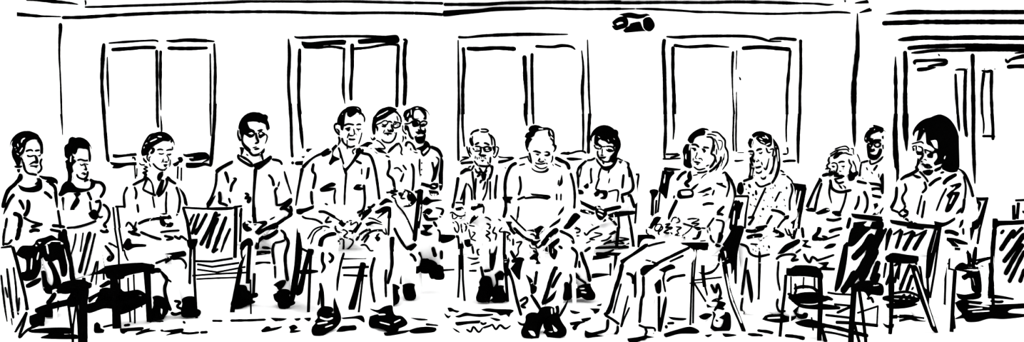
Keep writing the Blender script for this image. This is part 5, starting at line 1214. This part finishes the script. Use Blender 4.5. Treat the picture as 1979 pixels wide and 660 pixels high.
# ---- the empty chairs
chair('empty chair cut by the left and lower picture edges', panels='@a backrest -90,120,4.05 74,116,4.05 148,462,3.95 -20,480,3.95 .035; seat -30,470,3.95 170,500,3.95 330,440,4.4 150,425,4.4 .04',
      bars='@a post 20 74,112,4.05 100,200,4.02 126,310,4.0 146,400,3.98 158,472,3.95; rail 30 215,478,4.0 300,450,4.1 412,425,4.3; leg 15 398,450,4.3 412,560,4.3 422,640,4.3 430,930,4.3; leg? 15 150,480,3.95 105,640,3.95 60,1050,3.95; leg? 15 -10,500,3.95 -40,1050,3.95; leg 12 442,440,4.4 425,560,4.4 410,900,4.4',
      txt='''
@a 10 6,270 18,380 28,460 42,545,4; 14 40,232,10 50,320 62,420 78,525; 10 78,225 92,340 96,420 106,505; 8 30,340 45,405; 8 112,400 108,480; 7 65,520 72,565,3; F 202,468 260,445 400,412 428,428 428,450 390,450 260,480 218,492; 26 322,375 300,410 272,440; F 440,335 420,300 438,300 455,330; 12 155,485 130,530 90,600 82,602; 14 155,485 135,560 112,632 160,590 225,560
F 158,592 280,578 412,580 414,610 370,615 445,618 448,642 240,638 282,612 185,606
''')
chair('empty chair with a tilted hatched back, in front of the person with upswept hair', panels='@a backrest 370,22,4.45 562,-40,4.45 600,225,4.35 425,300,4.35 .035; seat! 330,370,4.2 520,335,4.3 520,325,4.6 340,345,4.6 .04',
      bars='@a post 22 368,20,4.45 388,120,4.42 414,210,4.4 424,300,4.36 444,330,4.35; post 15 562,-20,4.45 580,110,4.42 600,228,4.36; leg 40 476,345,4.3 478,470,4.3 482,930,4.3; leg 16 498,345,4.3 500,640,4.3 502,930,4.3; leg 14 440,340,4.35 455,560,4.35 470,915,4.35; leg 12 600,228,4.36 602,300,4.36',
      txt='''
@A 13 385,660 440,655 500,640 560,618
@a 10 440,30 432,85 412,155,4; 7 482,25 465,140; 20 522,20 505,80 485,160 460,262; 12 552,28 530,120 505,220 488,275; 12 562,190 545,250 528,315; 7 570,188 562,260 556,332; 10 475,210 460,255; F 320,365 440,332 470,318 478,288 495,288 500,315 530,318 528,345 505,352 480,358 380,382; F 438,345 512,345 502,480 508,642 492,642 488,582 472,636 455,600 460,460; 30 370,5 388,110 410,200,26 420,290 440,325; 10 345,25 372,40
''')
chair('empty chair with a hatched back above a row of thin rails', panels='@b backrest 22,8,6.2 318,6,6.2 305,292,6.22 62,300,6.22 .025; seat 55,215,6.25 400,212,6.25 385,205,6.62 75,205,6.62 .04',
      bars='''
@B post 20 24,595,6.2 24,600,6.2; 
@b post 20 14,4,6.2 36,80,6.2 52,195,6.2; post 22 318,2,6.2 316,150,6.2 312,292,6.2; rail 13 10,2,6.2 130,8,6.2 318,3,6.2; leg 16 56,220,6.2 50,420,6.25 46,592,F; leg 16 76,215,6.2 78,420,6.2 90,642,F; leg 24 398,215,6.22 390,340,6.3 386,440,6.3; leg 10 402,420,6.3 405,618,F; leg 24 345,360,6.3 318,500,6.35 298,605,F; leg 18 425,385,6.6 420,505,6.6; post 15 348,20,6.24 342,200,6.24
rail 14 82,312,6.2 180,314,6.2 298,296,6.2; rail 13 95,330,6.25 180,345,6.25 335,322,6.25; rail 11 95,360,6.3 210,376,6.3 372,345,6.3; rail 11 66,396,6.3 200,386,6.3 376,378,6.3; rail 10 90,416,6.35 210,410,6.35 345,406,6.35; leg 22 22,392,6.6 34,480,6.6 38,580,F
'''.replace('@B post 20 24,595,6.2 24,600,6.2; \n', ''), txt='''
@B 12 -5,608 80,610 152,606; 11 152,600 205,592; 10 165,602 160,655; 14 200,602 192,660
@b 10 75,38 55,90 45,110; 16 104,34 80,100 62,158; 7 62,158 95,120; 18 150,34 110,110 80,160; 22 206,25 165,120 112,222; 20 214,60 180,140 148,240; 12 190,60 230,40; 22 262,52 225,150 182,265; 12 182,265 215,240; 14 286,120 255,190 230,262,6; 12 52,80 78,38; F 32,188 95,183 95,200 82,232 60,245 40,228; F 340,240 350,205 390,178 412,190 415,222 380,222 355,252; F 375,268 352,350 330,440 308,612 284,608 318,420 338,330; 9 360,200 350,260 355,300; F 335,440 350,460 400,520 360,520
''')
chair('empty chair with a black scribbled back and legs, in front of the fair-haired person', panels='@g backrest 870,-80,4.15 1090,-70,4.15 1062,330,4.05 790,350,4.05 .035; seat! 890,345,4.1 1060,345,4.1 1065,325,4.4 940,312,4.4 .05',
      bars='''
@G post 18 190,600,4.15 178,662,4.14; rail 20 200,585,4.15 375,602,4.15
@g post 14 876,-2,4.14 845,90,4.12 822,200,4.1 798,355,4.05; leg 34 902,350,4.08 895,450,4.08 885,600,4.08 875,1000,4.08; leg 20 932,365,4.1 950,480,4.1 968,640,4.1 1000,998,4.1; leg 18 905,560,4.2 930,655,4.2 1000,960,4.2
rail 13 750,374,4.15 800,382,4.15 885,386,4.1; rail 14 790,442,4.2 900,452,4.1; rail 15 738,504,4.2 880,520,4.15; rail 20 800,546,4.25 900,550,4.2 1038,565,4.2; rail 10 1040,450,4.3 1034,568,4.3; rail 12 922,492,4.3 1042,452,4.3
''', txt='''
@G F 198,576 240,590 330,600 376,604 376,622 290,612 215,600; F 212,628 290,622 270,640 290,662 215,662; F 320,625 380,622 380,662 310,662; 20 192,598 182,640 175,664
@g F 840,100 866,85 858,200 834,310 805,362 788,355 818,200; F 862,105 880,20 905,-5 1000,-5 960,40 900,102; 40 1012,35 960,110 892,182; 34 1060,-5 1030,60 990,130; 36 1010,95 955,210 870,340; 40 1035,120 985,220 940,310; 32 1045,190 1005,310; 24 1048,262 1020,330; 36 910,248 870,320 830,375; 14 1090,0 1060,60 1030,130; F 885,330 950,308 1000,310 1066,328 1066,388 1000,385 985,402 960,370 890,366; 14 800,492 850,470 880,458; 14 975,412 1000,405 1015,435; 26 1080,10 1050,70 1020,120; 8 980,120 960,190; F 920,310 1000,305 1060,330 990,350
22 708,560 800,578 900,605 985,626; 11 728,600 800,612 895,636
'''.replace('@G F', '@G F'))
chair('empty chair with a white hatched back, in front of the black-bobbed person', panels='@h backrest 385,-20,5.74 700,-15,5.74 660,150,5.70 395,160,5.70 .03; seat 400,170,5.75 650,165,5.75 640,150,5.98 420,150,5.98 .04',
      bars='''
@h post 22 688,0,5.74 662,90,5.72 645,180,5.7 640,290,5.7; leg 13 716,0,5.76 700,110,5.76 682,250,5.76 655,404,5.8; leg 15 640,290,5.7 645,380,5.7 640,470,5.7; leg? 13 395,160,5.7 392,400,F
@G rail 17 430,620,5.74 570,640,5.74 690,650,5.74
''', txt='''
@G F 423,612 500,622 560,638 690,645 690,662 560,655 470,642 430,632; F 678,620 740,628 800,598 802,612 760,640 720,656 690,662
@h 18 432,10 412,70 395,130; 10 440,40 490,5; 20 494,12 475,70 458,120; 10 500,40 560,15; 24 566,20 535,70 502,132; 10 560,50 640,12; 24 632,15 595,70 560,130; 10 520,-5 620,5; F 640,130 665,50 688,-5 722,-5 700,90 680,175 655,285 640,290 635,190; W 5 700,10 665,150; 12 385,90 410,30 430,0
''')
chair('empty chair with a white hatched back, cut by the right picture edge', panels='@h backrest 1035,-20,6.6 1290,-20,6.6 1290,325,6.55 1020,300,6.55 .03; seat 1020,240,6.6 1290,240,6.6 1290,225,6.95 1040,225,6.95 .04',
      bars='''
@G post 20 1034,610,6.6 1034,662,6.6; rail 17 1040,625,6.6 1290,625,6.6
@h post 22 1031,-2,6.6 1020,100,6.58 1012,250,6.7 1002,405,F; leg 18 1002,205,6.56 1018,350,6.56 1022,450,F; leg? 18 1290,250,6.56 1290,460,F
''', txt='''
@G F 1018,605 1046,606 1052,622 1205,614 1205,636 1060,646 1044,662 1018,662
@h 28 1148,10 1110,60 1062,132; 16 1085,10 1065,35; 26 1205,30 1150,110 1080,200; 18 1195,-5 1130,60; 24 1195,90 1140,180 1090,272; 22 1205,130 1160,220 1112,318; 22 1205,235 1175,318; 26 1030,0 1020,110 1016,200,20 1008,300 1002,400; 14 1010,210 1020,345
''')
root = chair('corner of a dark-framed chair against the right picture edge, behind the cut-off empty chair', bars='''
@G rail 14 1152,500,7.3 1290,495,7.3; post 20 1140,530,7.25 1142,612,7.25; post 18 1168,515,7.25 1160,608,7.25; post? 15 1240,500,7.3 1235,640,7.3
@h leg? 14 1150,-40,7.25 1150,400,F; leg? 14 1250,-40,7.25 1250,400,F
''', panels='@G seat 1130,640,7.2 1290,640,7.2 1290,630,7.5 1140,630,7.5 .04; backrest 1160,505,7.32 1290,500,7.32 1290,600,7.3 1165,605,7.3 .02', txt='@G 12 1192,560 1205,575')

# ---- low stools
def pad(px, py, D, rx, t=.035, n=28):
    m = Mesh(); c = P(px, py, D)
    m.lathe(c, [(0.01, -t), (rx * .9, -t), (rx, -t * .6), (rx, -t * .25), (rx * .9, 0), (.01, .002)], n, 1)
    return m
def hoop(px, py, D, rx, r=.012):
    m = Mesh(); c = P(px, py, D); n = 28
    for k in range(n):
        a, b = 2 * math.pi * k / n, 2 * math.pi * (k + 1) / n
        m.bar(c + Vector((rx * math.cos(a), rx * math.sin(a), 0)), c + Vector((rx * math.cos(b), rx * math.sin(b), 0)), r, m=1, n=6)
    return m
STOOLS['s1'] = [('shelf', pad(238, 575, 5.95, .13, .03))]
chair('low black stool with two shelves, in front of the tied-back haired person', 'stool', 'stool', key='s1',
      panels='@a seat! 495,268,5.75 885,225,5.75 880,215,6.05 560,245,6.05 .035',
      bars='''
@a leg 32 660,270,5.8 668,420,5.8 672,585,5.82 674,600,5.82; leg 34 856,240,5.8 860,400,5.8 868,540,F; leg 11 742,290,6.05 746,400,6.05 756,545,F; leg 10 775,270,6.1 780,400,6.1 782,552,F; leg 9 820,420,6.1 822,460,6.1
''', txt='''
@a F 488,262 560,240 660,222 760,232 880,208 896,228 870,246 750,272 680,296 620,290 610,266 560,268 500,277; F 638,290 680,290 694,440 702,595 680,582 655,586 650,480 640,400; F 832,250 868,250 862,340 866,420 880,540 862,535 848,430; 16 868,535 895,550 948,542; F 512,402 600,358 642,348 642,370 560,400 518,432; F 574,336 630,302 642,322 592,346; F 508,440 600,418 622,434 602,450 655,448 650,466 600,466 510,492; F 618,388 690,350 722,368 800,358 852,388 864,418 840,442 720,496 680,492 678,440 760,415 820,390 700,398 640,402; 28 868,256 905,245 935,248; F 610,262 700,250 720,290 650,296
''')
STOOLS['s2'] = [('footrest', hoop(1562, 575, 5.75, .10))]
chair('low black stool with a thick square seat, left of the scribbled empty chair', 'stool', 'stool', key='s2',
      panels='@g seat! 515,262,5.5 715,275,5.5 712,250,5.9 530,242,5.9 .05',
      bars='''
@g leg 19 506,275,5.55 500,370,5.5 486,480,5.48 472,628,F; leg 10 536,282,5.85 536,385,5.85; leg 26 705,290,5.6 710,400,5.6 706,500,5.5 700,652,F; leg 10 610,285,5.8 606,352,5.8; leg 12 672,290,5.7 673,355,5.7; leg 18 708,560,5.6 740,658,F; leg? 10 536,385,5.85 530,560,5.9
''', txt='''
@g F 510,232 600,236 618,225 625,240 705,252 722,272 718,298 700,320 690,290 640,276 530,278 510,268; 17 552,352 600,340 660,345 692,370; F 528,398 600,374 692,374 712,398 745,392 782,412 775,420 720,415 680,436 600,438 545,428; F 548,432 640,446 720,440 822,456 820,470 700,472 600,462; F 558,545 640,528 722,552 730,580 640,576 580,562; F 690,290 715,300 712,400 720,430 710,560 700,648 688,640 692,440; 13 560,320 565,360 555,385; 16 515,380 545,390; 8 655,515 665,595; F 708,570 720,570 745,655 725,655
''')
STOOLS['s3'] = [('seat', pad(1743, 494, 5.62, .088, .035)), ('footrest', hoop(1741, 577, 5.7, .09, .010))]
chair('stool with a small round black seat and a slanting double leg', 'stool', 'stool', key='s3',
      bars='''
@h leg 22 432,195,5.6 438,340,5.6 432,480,5.6 424,612,F; leg 20 565,220,5.6 612,360,5.58 650,480,5.56 692,604,F; leg 12 545,215,5.7 590,380,5.7 664,570,F; leg? 10 480,200,5.75 470,560,F; rail 11 420,515,5.65 540,512,5.65 620,522,5.65
''', txt='''
@h F 408,160 440,144 520,155 588,165 588,180 560,192 460,198 420,182; F 422,190 442,205 446,340 440,480 436,592 420,612 418,450 414,330; 13 568,188 578,215; F 548,215 582,228 622,360 662,500 702,605 690,606 658,572 600,390; W 6 572,250 640,450 680,570; F 588,218 602,222 622,340 652,362 642,402 622,372; 14 440,378 520,370 588,395 572,425 520,440 440,452; 18 380,412 440,392; F 398,440 480,430 582,440 520,462 420,466; 16 475,425 510,382; 16 510,420 545,385; 9 560,388 566,418; F 380,550 410,562 445,555 436,582 400,575; 14 440,235 415,290 400,332; 14 445,220 480,205 462,260 450,320; 20 540,208 510,280 480,362; 20 552,270 535,320 518,370; 10 480,220 470,300; 9 560,340 548,360; 12 400,200 385,290
''')

# ---- the little bag on the floor
m = Mesh()
c = P(1391, 640, floorD(640))
m.box(c + Vector((0, .06, .065)), .13, .09, .12, .15, bev=.025)
parts = {'bag': m}
ink(Target(parts), '''
@e F 818,580 836,510 830,482 850,500 835,540 840,568 878,574 895,530 870,520 900,500 905,486 922,488 936,510 930,592 860,602; f 855,545 885,535 875,565 858,560; 9 850,530 880,560; F 752,510 790,494 828,502 790,530 760,522; 12 840,480 860,460 900,470
''', 'bag')
root = thing('handbag', 'small dark bag lying on the floor under the bobbed person’s chair', 'bag', c)
build('bag', parts['bag'], ['cloth', 'ink'], root)
m = Mesh()
c = P(1378, 590, 6.55)
m.box(c + Vector((0, .05, .02)), .09, .18, .06, -.2, bev=.025)
m.bar(c + Vector((0.01, .08, .05)), c + Vector((.02, .09, .13)), .03, .028)
parts = {'shoe': m}
ink(Target(parts), '''
@e F 798,440 840,462 862,430 825,425 850,408 890,408 870,420 908,436 880,466 835,476 802,460; 15 822,325 835,350 850,372 862,325 878,375 872,402 890,408; F 815,465 870,470 830,482
''', 'shoe')
root = thing('shoe', 'dark lace-up shoe under the bobbed person’s chair, above the little bag', 'shoe', c - Vector((0, 0, 0)))
build('upper', parts['shoe'], ['cloth', 'ink'], root)
